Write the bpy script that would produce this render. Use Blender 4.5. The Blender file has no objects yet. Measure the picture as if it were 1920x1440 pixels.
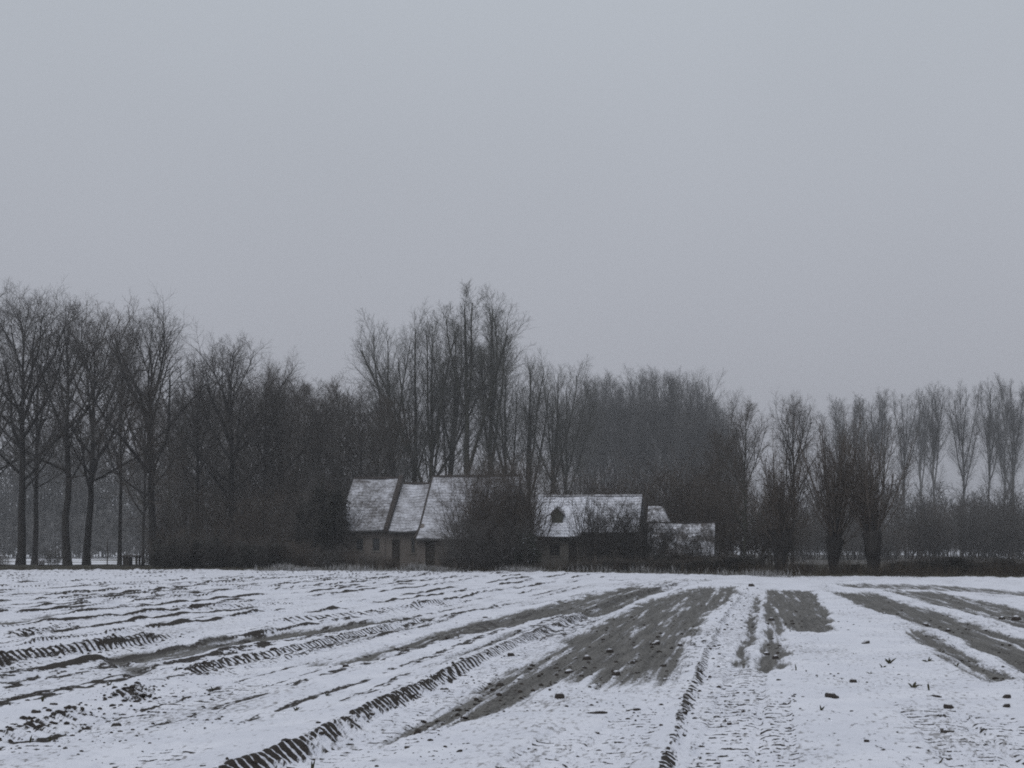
import bpy, math, random
import numpy as np
from mathutils import Vector, Matrix

# ------------------------------------------------------------------ camera, sky, sun, exposure
scene = bpy.context.scene
COL = scene.collection
F = 2637.0          # focal length in photograph pixels (1920 wide)
HZ = 1027.0         # row of the horizon in the photograph
CAMH = 1.6
cam_d = bpy.data.cameras.new('camera')
cam_d.sensor_width = 36.0
cam_d.lens = 36.0 * F / 1920.0
cam_d.shift_y = (HZ - 720.0) / 1920.0
cam_d.clip_start = 0.1
cam_d.clip_end = 12000.0
cam = bpy.data.objects.new('camera', cam_d)
cam.location = (0, 0, CAMH)
cam.rotation_euler = (math.radians(90), 0, 0)
COL.objects.link(cam)
scene.camera = cam

SUN_EL, SUN_AZ = math.radians(48), math.radians(205)     # azimuth from +Y, clockwise
world = bpy.data.worlds.new('World')
scene.world = world
world.use_nodes = True
wt = world.node_tree
for n in list(wt.nodes): wt.nodes.remove(n)
def wn(t, **k):
    n = wt.nodes.new(t)
    for a, b in k.items(): setattr(n, a, b)
    return n
sky = wn('ShaderNodeTexSky', sky_type='NISHITA', sun_disc=False)
sky.sun_elevation = SUN_EL
sky.sun_rotation = SUN_AZ
sky.dust_density = 4.0
hs = wn('ShaderNodeHueSaturation'); hs.inputs['Saturation'].default_value = 0.15
hs.inputs['Value'].default_value = 0.09
wt.links.new(sky.outputs[0], hs.inputs['Color'])
tc = wn('ShaderNodeTexCoord')
sep = wn('ShaderNodeSeparateXYZ')
wt.links.new(tc.outputs['Generated'], sep.inputs[0])
ramp = wn('ShaderNodeValToRGB')
cr = ramp.color_ramp
cr.elements[0].position = 0.0;  cr.elements[0].color = (0.392, 0.404, 0.456, 1)
cr.elements[1].position = 1.0;  cr.elements[1].color = (0.66, 0.70, 0.77, 1)
e = cr.elements.new(0.16); e.color = (0.424, 0.444, 0.500, 1)
e = cr.elements.new(0.36); e.color = (0.468, 0.506, 0.562, 1)
wt.links.new(sep.outputs['Z'], ramp.inputs[0])
nz = wn('ShaderNodeTexNoise'); nz.inputs['Scale'].default_value = 1.6
nz.inputs['Detail'].default_value = 3.0
wt.links.new(tc.outputs['Generated'], nz.inputs['Vector'])
mr = wn('ShaderNodeMapRange'); mr.inputs['From Min'].default_value = 0.3; mr.inputs['From Max'].default_value = 0.7
mr.inputs['To Min'].default_value = 0.955; mr.inputs['To Max'].default_value = 1.045
wt.links.new(nz.outputs[0], mr.inputs[0])
vm = wn('ShaderNodeVectorMath', operation='SCALE')
wt.links.new(ramp.outputs[0], vm.inputs[0]); wt.links.new(mr.outputs[0], vm.inputs['Scale'])
mx = wn('ShaderNodeMixRGB'); mx.inputs[0].default_value = 0.9     # thick cloud over the clear sky
wt.links.new(hs.outputs[0], mx.inputs[1]); wt.links.new(vm.outputs[0], mx.inputs[2])
bg = wn('ShaderNodeBackground'); bg.inputs['Strength'].default_value = 1.0
wt.links.new(mx.outputs[0], bg.inputs[0])
wo = wn('ShaderNodeOutputWorld'); wt.links.new(bg.outputs[0], wo.inputs[0])

sl = bpy.data.lights.new('sun', 'SUN'); sl.energy = 0.5; sl.angle = math.radians(40); sl.color = (1.0, 0.97, 0.94)
so = bpy.data.objects.new('sun', sl); COL.objects.link(so)
sd = Vector((math.sin(SUN_AZ) * math.cos(SUN_EL), math.cos(SUN_AZ) * math.cos(SUN_EL), math.sin(SUN_EL)))
so.rotation_euler = (-sd).to_track_quat('-Z', 'Y').to_euler()
so.location = sd * 60

vs = scene.view_settings
scene.display_settings.display_device = 'sRGB'
vs.view_transform = 'Standard'; vs.look = 'None'; vs.exposure = 0.0; vs.gamma = 1.0
vs.use_curve_mapping = False
cy = scene.cycles
cy.max_bounces = 5; cy.diffuse_bounces = 3; cy.glossy_bounces = 2; cy.transmission_bounces = 3; cy.volume_bounces = 0
cy.filter_width = 1.9; cy.use_adaptive_sampling = False
try: cy.use_denoising = False
except Exception: pass

# ------------------------------------------------------------------ helpers
TH = math.radians(9.5)              # the rows of the field, and the farm, run 9.5 degrees to the right
CT, ST = math.cos(TH), math.sin(TH)
def gx(px, D): return (px - 960.0) / F * D
def gz(py, D): return CAMH - (py - HZ) / F * D
def ground_pt(px, py):
    D = CAMH * F / (py - HZ)
    return gx(px, D), D
def uv_of(px, py):
    x, y = ground_pt(px, py)
    return x * CT - y * ST, x * ST + y * CT
def sstep(a, b, x):
    t = np.clip((x - a) / (b - a), 0, 1)
    return t * t * (3 - 2 * t)

def _hash(ix, iy, seed):
    h = (ix.astype(np.int64) * 374761393 + iy.astype(np.int64) * 668265263 + seed * 1442695041) & 0xFFFFFFFF
    h = ((h ^ (h >> 13)) * 1274126177) & 0xFFFFFFFF
    h = h ^ (h >> 16)
    return (h & 0xFFFF).astype(np.float64) / 65535.0
def vnoise(x, y, seed=0):
    ix = np.floor(x); iy = np.floor(y)
    fx = x - ix; fy = y - iy
    fx = fx * fx * fx * (fx * (fx * 6 - 15) + 10); fy = fy * fy * fy * (fy * (fy * 6 - 15) + 10)
    ix = ix.astype(np.int64); iy = iy.astype(np.int64)
    a = _hash(ix, iy, seed); b = _hash(ix + 1, iy, seed)
    c = _hash(ix, iy + 1, seed); d = _hash(ix + 1, iy + 1, seed)
    return (a + (b - a) * fx) * (1 - fy) + (c + (d - c) * fx) * fy
def fbm(x, y, seed=0, oct=3):
    s = 0; a = 1; t = 0
    for o in range(oct):
        s = s + a * vnoise(x, y, seed + 17 * o); t += a
        x = x * 2.03 + 11.3; y = y * 2.03 + 5.7; a *= 0.5
    return s / t

def mesh_arrays(name, V, Fq, smooth=True):
    V = np.asarray(V, dtype=np.float32); Fq = np.asarray(Fq, dtype=np.int32)
    me = bpy.data.meshes.new(name)
    k = Fq.shape[1]
    me.vertices.add(len(V)); me.vertices.foreach_set('co', V.ravel())
    me.loops.add(Fq.size); me.loops.foreach_set('vertex_index', Fq.ravel())
    me.polygons.add(len(Fq)); me.polygons.foreach_set('loop_start', np.arange(0, Fq.size, k, dtype=np.int32))
    me.update(calc_edges=True)
    me.polygons.foreach_set('use_smooth', np.full(len(Fq), smooth, dtype=bool))
    return me
def link(name, me, mat=None, parent=None):
    if mat is not None and len(me.materials) == 0: me.materials.append(mat)
    o = bpy.data.objects.new(name, me); COL.objects.link(o)
    if parent is not None: o.parent = parent
    return o
def empty(name, loc, rz=0.0, sc=1.0):
    o = bpy.data.objects.new(name, None); o.empty_display_size = 0.3
    o.location = loc; o.rotation_euler = (0, 0, rz)
    o.scale = (sc, sc, sc) if not isinstance(sc, (tuple, list)) else sc
    COL.objects.link(o); return o
def tag(o, label=None, cat=None, group=None, kind=None):
    if label: o['label'] = label
    if cat: o['category'] = cat
    if group: o['group'] = group
    if kind: o['kind'] = kind
    return o

class MB:
    """collects boxes and free polygons for one mesh"""
    def __init__(s): s.v = []; s.f = []
    def poly(s, pts):
        i = len(s.v); s.v += [tuple(p) for p in pts]; s.f.append(tuple(range(i, i + len(pts)))); return s
    def box(s, x0, x1, y0, y1, z0, z1):
        i = len(s.v)
        s.v += [(x0,y0,z0),(x1,y0,z0),(x1,y1,z0),(x0,y1,z0),(x0,y0,z1),(x1,y0,z1),(x1,y1,z1),(x0,y1,z1)]
        for q in ((3,2,1,0),(4,5,6,7),(0,1,5,4),(1,2,6,5),(2,3,7,6),(3,0,4,7)): s.f.append(tuple(i+k for k in q))
        return s
    def hexa(s, p):
        i = len(s.v); s.v += [tuple(q) for q in p]
        for q in ((3,2,1,0),(4,5,6,7),(0,1,5,4),(1,2,6,5),(2,3,7,6),(3,0,4,7)): s.f.append(tuple(i+k for k in q))
        return s
    def build(s, name, mat, parent=None):
        me = bpy.data.meshes.new(name); me.from_pydata(s.v, [], s.f); me.update()
        return link(name, me, mat, parent)

# ------------------------------------------------------------------ materials
def new_mat(name):
    m = bpy.data.materials.new(name); m.use_nodes = True
    t = m.node_tree
    for n in list(t.nodes): t.nodes.remove(n)
    out = t.nodes.new('ShaderNodeOutputMaterial'); b = t.nodes.new('ShaderNodeBsdfPrincipled')
    t.links.new(b.outputs[0], out.inputs[0])
    return m, t, b
def N(t, typ, **k):
    n = t.nodes.new(typ)
    for a, b in k.items():
        if a in n.inputs: n.inputs[a].default_value = b
        else: setattr(n, a, b)
    return n
def noise_node(t, scale, detail=3.0, coord='Object', stretch=None, rough=0.55):
    c = t.nodes.new('ShaderNodeTexCoord')
    n = N(t, 'ShaderNodeTexNoise'); n.inputs['Scale'].default_value = scale
    n.inputs['Detail'].default_value = detail; n.inputs['Roughness'].default_value = rough
    if stretch:
        mp = t.nodes.new('ShaderNodeMapping'); mp.inputs['Scale'].default_value = stretch
        t.links.new(c.outputs[coord], mp.inputs[0]); t.links.new(mp.outputs[0], n.inputs['Vector'])
    else: t.links.new(c.outputs[coord], n.inputs['Vector'])
    return n.outputs[0]
def math_node(t, op, a, b=None, c=None):
    n = t.nodes.new('ShaderNodeMath'); n.operation = op
    for i, x in enumerate((a, b, c)):
        if x is None: continue
        if isinstance(x, (int, float)): n.inputs[i].default_value = x
        else: t.links.new(x, n.inputs[i])
    return n.outputs[0]
def remap(t, x, a, b, c=0.0, d=1.0):
    n = t.nodes.new('ShaderNodeMapRange'); n.interpolation_type = 'SMOOTHSTEP'
    t.links.new(x, n.inputs[0])
    for i, q in enumerate((a, b, c, d)): n.inputs[i + 1].default_value = q
    return n.outputs[0]
def mixc(t, f, a, b):
    n = t.nodes.new('ShaderNodeMixRGB')
    for i, x in enumerate((f, a, b)):
        if isinstance(x, (int, float)): n.inputs[i].default_value = x
        elif isinstance(x, tuple): n.inputs[i].default_value = (*x, 1.0)
        else: t.links.new(x, n.inputs[i])
    return n.outputs[0]
def bump(t, b, h, strength, dist):
    n = t.nodes.new('ShaderNodeBump'); n.inputs['Strength'].default_value = strength; n.inputs['Distance'].default_value = dist
    t.links.new(h, n.inputs['Height']); t.links.new(n.outputs[0], b.inputs['Normal'])

def two_tone(name, c1, c2, scale, rough=0.9, stretch=None, bumps=0.0, spec=0.3):
    m, t, b = new_mat(name)
    n = noise_node(t, scale, 4.0, stretch=stretch)
    t.links.new(mixc(t, remap(t, n, 0.35, 0.65), c1, c2), b.inputs['Base Color'])
    b.inputs['Roughness'].default_value = rough
    b.inputs['Specular IOR Level'].default_value = spec
    if bumps: bump(t, b, n, bumps, 0.02)
    return m

SNOW = (0.80, 0.82, 0.88)
MAT = {}
def make_materials():
    # snowy field: attribute "soil" = loose dark earth, "mud" = flat wet slush
    m, t, b = new_mat('field_snow_and_soil'); MAT['field'] = m
    at1 = N(t, 'ShaderNodeAttribute'); at1.attribute_name = 'soil'
    at2 = N(t, 'ShaderNodeAttribute'); at2.attribute_name = 'mud'
    at3 = N(t, 'ShaderNodeAttribute'); at3.attribute_name = 'grass'
    n1 = noise_node(t, 14.0, 5.0, rough=0.65); n2 = noise_node(t, 5.0, 4.0); n3 = noise_node(t, 1.2, 4.0)
    n4 = noise_node(t, 45.0, 3.0)
    row = N(t, 'ShaderNodeAttribute'); row.attribute_name = 'row'
    def along(su, sv, detail):
        mp = t.nodes.new('ShaderNodeMapping'); mp.inputs['Scale'].default_value = (su, sv, 1)
        t.links.new(row.outputs['Vector'], mp.inputs[0])
        q = N(t, 'ShaderNodeTexNoise'); q.inputs['Scale'].default_value = 1.0; q.inputs['Detail'].default_value = detail; q.inputs['Roughness'].default_value = 0.62
        t.links.new(mp.outputs[0], q.inputs['Vector']); return q.outputs[0]
    s1 = along(11.0, 0.45, 6.0); s2 = along(2.2, 0.25, 4.0); s3 = along(30.0, 7.0, 4.0)
    def attr(nm):
        q = N(t, 'ShaderNodeAttribute'); q.attribute_name = nm; return q.outputs['Fac']
    M = lambda op, a, b=None: math_node(t, op, a, b)
    f1 = along(26.0, 7.0, 4.0); f2 = along(9.0, 3.2, 4.0)
    def lug(ph, jit):
        fr = M('FRACT', M('ADD', ph, M('MULTIPLY', f2, jit)))
        return M('MULTIPLY', M('ABSOLUTE', M('SUBTRACT', fr, 0.5)), 2.0)
    ct_ = lug(attr('comb_phase'), 0.45); cz = attr('comb_zone'); cd = attr('comb_across')
    stroke = remap(t, ct_, 0.58, 0.32)
    lip = remap(t, cd, 0.42, 0.02)
    comb = M('MULTIPLY', cz, M('ADD', M('MULTIPLY', M('MULTIPLY', stroke, M('SUBTRACT', 1.0, M('MULTIPLY', cd, 0.45))), 0.85), M('ADD', M('MULTIPLY', lip, 0.34), 0.08)))
    pt_ = lug(attr('print_phase'), 0.8)
    prnt = M('MULTIPLY', attr('print_zone'), M('MULTIPLY', remap(t, pt_, 0.52, 0.22), remap(t, f2, 0.40, 0.58)))
    soil_a = M('MAXIMUM', M('MAXIMUM', at1.outputs['Fac'], comb), prnt)
    soil_in = M('ADD', soil_a, M('ADD', M('MULTIPLY', M('SUBTRACT', f1, 0.5), 1.25), M('MULTIPLY', M('SUBTRACT', n1, 0.5), 0.45)))
    soilf = M('MULTIPLY', remap(t, soil_in, 0.40, 0.58), remap(t, soil_a, 0.06, 0.22))
    mud_in = math_node(t, 'ADD', at2.outputs['Fac'], math_node(t, 'ADD', math_node(t, 'MULTIPLY', math_node(t, 'SUBTRACT', s1, 0.5), 1.7), math_node(t, 'ADD', math_node(t, 'MULTIPLY', math_node(t, 'SUBTRACT', s2, 0.5), 0.7), math_node(t, 'MULTIPLY', math_node(t, 'SUBTRACT', s3, 0.5), 0.9))))
    mudf = math_node(t, 'MULTIPLY', remap(t, mud_in, 0.22, 0.74), remap(t, at2.outputs['Fac'], 0.02, 0.2))
    snowc = mixc(t, remap(t, n3, 0.35, 0.7), (0.72, 0.738, 0.805), (0.80, 0.815, 0.875))
    mudc = mixc(t, remap(t, math_node(t, 'ADD', math_node(t, 'MULTIPLY', s3, 0.5), math_node(t, 'MULTIPLY', s1, 0.5)), 0.38, 0.64), (0.050, 0.046, 0.040), (0.165, 0.158, 0.146))
    soilc = mixc(t, n4, (0.022, 0.019, 0.017), (0.060, 0.052, 0.045))
    grassc = mixc(t, remap(t, n2, 0.4, 0.6), (0.030, 0.030, 0.020), (0.060, 0.052, 0.038))
    g_in = math_node(t, 'ADD', at3.outputs['Fac'], math_node(t, 'MULTIPLY', math_node(t, 'SUBTRACT', n2, 0.5), 0.9))
    v1 = along(16.0, 6.0, 5.0); v2 = along(0.8, 0.25, 3.0)
    thin = remap(t, math_node(t, 'ADD', math_node(t, 'MULTIPLY', v1, 0.72), math_node(t, 'MULTIPLY', v2, 0.38)), 0.575, 0.70, 0.0, 0.75)
    snowc = mixc(t, thin, snowc, (0.16, 0.15, 0.14))
    c = mixc(t, mudf, snowc, mudc)
    c = mixc(t, soilf, c, soilc)
    c = mixc(t, remap(t, g_in, 0.40, 0.6), c, grassc)
    t.links.new(c, b.inputs['Base Color'])
    rgh = math_node(t, 'SUBTRACT', 0.9, math_node(t, 'MULTIPLY', mudf, 0.28))
    t.links.new(rgh, b.inputs['Roughness'])
    b.inputs['Specular IOR Level'].default_value = 0.22
    bump(t, b, math_node(t, 'ADD', n1, math_node(t, 'ADD', math_node(t, 'MULTIPLY', n4, 0.5), math_node(t, 'MULTIPLY', s3, 0.5))), 0.7, 0.025)

    m, t, b = new_mat('distant_ground'); MAT['ground'] = m
    n1 = noise_node(t, 0.06, 5.0); n2 = noise_node(t, 1.5, 4.0)
    f = remap(t, math_node(t, 'ADD', n1, math_node(t, 'MULTIPLY', n2, 0.25)), 0.60, 0.74)
    t.links.new(mixc(t, f, SNOW, (0.10, 0.095, 0.07)), b.inputs['Base Color']); b.inputs['Roughness'].default_value = 0.9

    m, t, b = new_mat('wood_floor'); MAT['litter'] = m
    n2 = noise_node(t, 0.7, 5.0)
    t.links.new(mixc(t, remap(t, n2, 0.56, 0.66), (0.045, 0.038, 0.028), (0.5, 0.51, 0.54)), b.inputs['Base Color']); b.inputs['Roughness'].default_value = 0.95

    MAT['bark'] = two_tone('bark', (0.030, 0.027, 0.025), (0.060, 0.056, 0.050), 3.0, stretch=(1, 1, 0.25), bumps=0.4)
    MAT['bark_dark'] = two_tone('bark_dark', (0.016, 0.014, 0.013), (0.034, 0.031, 0.028), 3.0, stretch=(1, 1, 0.25), bumps=0.5)
    MAT['bark_green'] = two_tone('bark_green', (0.035, 0.034, 0.028), (0.065, 0.066, 0.052), 2.0, stretch=(1, 1, 0.3), bumps=0.4)
    MAT['twig'] = two_tone('twig', (0.066, 0.061, 0.056), (0.100, 0.093, 0.086), 0.8)
    MAT['twig_brown'] = two_tone('twig_brown', (0.058, 0.047, 0.039), (0.092, 0.076, 0.062), 0.8)
    MAT['twig_poplar'] = two_tone('twig_poplar', (0.082, 0.082, 0.074), (0.125, 0.125, 0.112), 0.8)
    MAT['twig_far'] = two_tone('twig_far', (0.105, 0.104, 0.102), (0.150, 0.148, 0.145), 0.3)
    MAT['leaf'] = two_tone('evergreen_leaf', (0.016, 0.024, 0.013), (0.030, 0.040, 0.022), 2.0, rough=0.6)
    MAT['leaf_dark'] = two_tone('dark_leaf', (0.020, 0.020, 0.016), (0.034, 0.033, 0.026), 2.0, rough=0.8)
    MAT['drygrass'] = two_tone('dry_grass', (0.030, 0.027, 0.020), (0.085, 0.074, 0.055), 0.5)
    MAT['weed'] = two_tone('dead_weed', (0.034, 0.027, 0.021), (0.085, 0.068, 0.05), 0.6)
    MAT['snow'] = two_tone('settled_snow', (0.74, 0.76, 0.82), (0.83, 0.845, 0.90), 6.0, rough=0.9, bumps=0.2)
    MAT['leafy'] = two_tone('withered_leaf', (0.035, 0.036, 0.020), (0.07, 0.062, 0.035), 20.0)
    # brick
    for nm, c1, c2, mo in (('brick', (0.145, 0.122, 0.108), (0.185, 0.157, 0.14), (0.21, 0.20, 0.19)),
                           ('brick_pale', (0.19, 0.175, 0.155), (0.235, 0.215, 0.19), (0.25, 0.24, 0.225))):
        m, t, b = new_mat(nm); MAT[nm] = m
        c = t.nodes.new('ShaderNodeTexCoord'); mp = t.nodes.new('ShaderNodeMapping'); mp.inputs['Rotation'].default_value = (math.radians(90), 0, 0)
        br = N(t, 'ShaderNodeTexBrick'); br.inputs['Scale'].default_value = 1.0
        br.inputs['Brick Width'].default_value = 0.22; br.inputs['Row Height'].default_value = 0.07; br.inputs['Mortar Size'].default_value = 0.008
        br.inputs['Color1'].default_value = (*c1, 1); br.inputs['Color2'].default_value = (*c2, 1); br.inputs['Mortar'].default_value = (*mo, 1)
        t.links.new(c.outputs['Object'], mp.inputs[0]); t.links.new(mp.outputs[0], br.inputs['Vector'])
        n = noise_node(t, 0.9, 5.0)
        t.links.new(mixc(t, remap(t, n, 0.35, 0.75, 0.0, 0.6), br.outputs['Color'], (0.08, 0.075, 0.06)), b.inputs['Base Color'])
        b.inputs['Roughness'].default_value = 0.92
        bump(t, b, br.outputs['Fac'], -0.3, 0.01)
    # snowed-on pantiles: snow lies thick or thin, course edges show through
    for nm, lo, hi in (('roof_thin', 0.35, 0.75), ('roof_mid', 0.28, 0.76), ('roof_thick', 0.16, 0.56), ('roof_worn', 0.33, 0.62), ('roof_patchy', 0.43, 0.64)):
        m, t, b = new_mat(nm); MAT[nm] = m
        n1 = noise_node(t, 1.1, 5.0, rough=0.65); n2 = noise_node(t, 1.0, 3.0, stretch=(0.7, 5.0, 5.0)); n3 = noise_node(t, 7.0, 4.0)
        s = math_node(t, 'ADD', math_node(t, 'MULTIPLY', n1, 0.5), math_node(t, 'ADD', math_node(t, 'MULTIPLY', n2, 0.12), math_node(t, 'MULTIPLY', n3, 0.38)))
        f = remap(t, s, lo, hi)
        tile = mixc(t, n3, (0.062, 0.055, 0.052), (0.100, 0.090, 0.085))
        t.links.new(mixc(t, f, tile, (0.79, 0.81, 0.88)), b.inputs['Base Color']); b.inputs['Roughness'].default_value = 0.85
        bump(t, b, f, 0.3, 0.02)
    MAT['tile_bare'] = two_tone('bare_tile', (0.035, 0.030, 0.028), (0.065, 0.055, 0.050), 5.0)
    MAT['wood_dark'] = two_tone('dark_wood', (0.030, 0.026, 0.022), (0.055, 0.048, 0.040), 3.0, stretch=(6, 6, 1))
    MAT['wood_green'] = two_tone('greenish_wood', (0.065, 0.068, 0.054), (0.10, 0.102, 0.084), 3.0)
    MAT['frame_pale'] = two_tone('window_paint', (0.08, 0.08, 0.075), (0.12, 0.12, 0.11), 4.0, rough=0.6)
    m, t, b = new_mat('window_glass'); MAT['glass'] = m
    b.inputs['Base Color'].default_value = (0.015, 0.017, 0.02, 1); b.inputs['Roughness'].default_value = 0.12
    MAT['metal'] = two_tone('dull_metal', (0.05, 0.05, 0.05), (0.08, 0.08, 0.08), 6.0, rough=0.5)
    # earth clod / beet that keeps snow on its upper faces
    m, t, b = new_mat('clod_with_snow'); MAT['clod'] = m
    ge = t.nodes.new('ShaderNodeNewGeometry'); sx = t.nodes.new('ShaderNodeSeparateXYZ'); t.links.new(ge.outputs['Normal'], sx.inputs[0])
    n1 = noise_node(t, 9.0, 3.0); n2 = noise_node(t, 30.0, 3.0)
    f = remap(t, math_node(t, 'ADD', sx.outputs['Z'], math_node(t, 'MULTIPLY', math_node(t, 'SUBTRACT', n1, 0.5), 0.6)), 0.72, 0.9)
    t.links.new(mixc(t, f, mixc(t, n2, (0.020, 0.016, 0.014), (0.06, 0.048, 0.04)), SNOW), b.inputs['Base Color']); b.inputs['Roughness'].default_value = 0.9
    bump(t, b, n2, 0.5, 0.02)
    MAT['earth'] = two_tone('bare_earth', (0.022, 0.018, 0.016), (0.058, 0.048, 0.040), 25.0, bumps=0.4)
make_materials()

# ------------------------------------------------------------------ ground
gm = MB().poly([(-1500, -400, -0.35), (1500, -400, -0.35), (1500, 1800, -0.35), (-1500, 1800, -0.35)])
g = gm.build('ground', MAT['ground']); tag(g, kind='structure')

EDGE = [(-900, 1071.5), (0, 1071), (300, 1070), (600, 1071), (800, 1072), (1000, 1073.5), (1200, 1077), (1350, 1080), (1500, 1082), (1900, 1084.5), (2900, 1086)]
edge_x = np.array([ground_pt(*p)[0] for p in EDGE]); edge_y = np.array([ground_pt(*p)[1] for p in EDGE])

def poly_mask(U, V, pts, soft, sv=0.14):
    """signed distance to a polygon given in photograph pixels on flat ground, measured in the row frame"""
    q = np.array([uv_of(*p) for p in pts]); q[:, 1] *= sv
    W = V * sv
    m = (U > q[:, 0].min() - 1) & (U < q[:, 0].max() + 1) & (W > q[:, 1].min() - 1) & (W < q[:, 1].max() + 1)
    out = np.zeros_like(U)
    u = U[m]; w = W[m]
    ins = np.zeros(u.shape, bool); dm = np.full(u.shape, 9.0)
    for i in range(len(q)):
        x0, y0 = q[i - 1]; x1, y1 = q[i]
        c = ((y0 > w) != (y1 > w)) & (u < (x1 - x0) * (w - y0) / (y1 - y0 + 1e-12) + x0)
        ins ^= c
        l2 = (x1 - x0) ** 2 + (y1 - y0) ** 2 + 1e-12
        tt = np.clip(((u - x0) * (x1 - x0) + (w - y0) * (y1 - y0)) / l2, 0, 1)
        dm = np.minimum(dm, np.hypot(u - x0 - tt * (x1 - x0), w - y0 - tt * (y1 - y0)))
    sdv = np.where(ins, dm, -dm)
    out[m] = sstep(-soft * 1.9, soft * 1.6, sdv)
    return out

def track_uv(pts):
    q = np.array(sorted([uv_of(*p)[::-1] for p in pts]))
    return q[:, 0], q[:, 1]                      # v, u

MUD = [
 ([(755,1352),(880,1342),(985,1298),(1010,1282),(1090,1270),(1150,1278),(1245,1276),(1285,1240),(1275,1205),(1330,1150),(1385,1112),(1385,1098),(1300,1101),(1200,1130),(1100,1180),(1000,1232),(880,1298)], 0.16, 1.0),
 ([(590,1247),(700,1232),(780,1212),(900,1185),(1050,1152),(1130,1150),(1200,1120),(1255,1103),(1180,1098),(1080,1121),(960,1148),(820,1188),(700,1221)], 0.10, 1.0),
 ([(1386,1246),(1412,1244),(1412,1180),(1424,1125),(1416,1112),(1398,1160)], 0.06, 0.9),
 ([(1428,1250),(1448,1257),(1470,1250),(1468,1182),(1562,1184),(1556,1150),(1520,1106),(1436,1104),(1428,1150)], 0.07, 1.0),
 ([(1552,1108),(1640,1112),(1760,1146),(1930,1204),(2100,1262),(2100,1330),(1930,1268),(1880,1240),(1800,1192),(1700,1160),(1620,1140)], 0.14, 1.0),
 ([(1690,1180),(1720,1182),(1800,1220),(1895,1268),(1860,1272),(1800,1240),(1840,1270),(1780,1240)], 0.10, 0.9),
 ([(1640,1102),(1760,1110),(1930,1146),(2100,1180),(2100,1215),(1930,1180),(1780,1140)], 0.14, 0.85),
 ([(1560,1094),(1760,1096),(1940,1110),(1940,1118),(1760,1106),(1600,1101)], 0.12, 0.7),
 ([(183,1243),(210,1232),(290,1222),(400,1204),(540,1186),(700,1168),(840,1150),(840,1156),(700,1176),(540,1196),(410,1214),(330,1236),(240,1240),(262,1256),(250,1266),(222,1254),(208,1246)], 0.05, 1.0),
 ([(800,1152),(960,1135),(1110,1110),(1240,1094),(1180,1098),(1000,1132)], 0.10, 0.8),
 ([(1000,1105),(1200,1090),(1340,1084),(1330,1090),(1200,1098)], 0.10, 0.35),
 ([(640,1300),(760,1260),(900,1215),(1000,1190),(930,1215),(800,1262)], 0.05, 0.30),
 ([(-200,1190),(-40,1170),(110,1152),(100,1162),(-40,1182)], 0.10, 1.0),
 ([(980,1192),(1000,1176),(900,1208),(800,1236),(830,1240)], 0.07, 0.55),
]
# comb-edged tyre ruts: the wall on the left of the line shows bare earth between lugs
COMBS = [
 ([(300,1500),(430,1440),(560,1390),(700,1318),(800,1275),(930,1215),(1060,1165),(1150,1122),(1240,1100),(1330,1085)], 0.11, 0.20, 0.15, 0.92, None),
 ([(330,1266),(420,1240),(520,1220),(600,1202),(680,1185),(760,1168),(850,1152)], 0.11, 0.21, 0.17, 1.0, None),
 ([(-300,1292),(0,1240),(100,1225),(200,1211),(290,1196),(360,1186)], 0.11, 0.22, 0.19, 1.3, None),
 ([(1215,1500),(1240,1440),(1260,1370),(1290,1290),(1320,1230),(1350,1170),(1400,1100)], 0.05, 0.12, 0.15, 0.75, None),
 ([(-40,1385),(30,1362),(120,1332),(170,1318)], 0.08, 0.28, 0.2, 0.8, None),
 ([(190,1312),(225,1300),(262,1284)], 0.10, 0.28, 0.2, 0.7, None),
 ([(0,1196),(60,1184),(130,1170),(140,1168)], 0.07, 0.3, 0.3, 0.8, None),
 ([(300,1144),(360,1141),(450,1134),(560,1128)], 0.08, 0.3, 0.3, 0.8, None),
 ([(480,1170),(560,1160),(680,1150),(820,1130),(870,1124)], 0.07, 0.35, 0.3, 0.85, None),
]
# shallow tyre prints with rows of lugs: line, half width, strength
PRINTS = [
 ([(1330,1500),(1350,1440),(1375,1360),(1395,1280),(1412,1220)], 0.30, 0.62),
 ([(1440,1500),(1452,1440),(1452,1360),(1450,1290)], 0.22, 0.68),
 ([(1890,1500),(1860,1440),(1780,1360),(1700,1300)], 0.34, 0.62),
 ([(2010,1480),(1930,1400),(1820,1320)], 0.30, 0.58),
 ([(480,1480),(640,1410),(790,1345),(900,1300)], 0.40, 0.50),
 ([(120,1480),(220,1440),(400,1385)], 0.30, 0.52),
 ([(-60,1420),(120,1378),(260,1330),(400,1300),(560,1262)], 0.30, 0.62),
 ([(960,1460),(1040,1400),(1120,1345)], 0.30, 0.42),
 ([(1050,1500),(1110,1440),(1180,1360),(1230,1300)], 0.30, 0.48),
]

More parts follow.
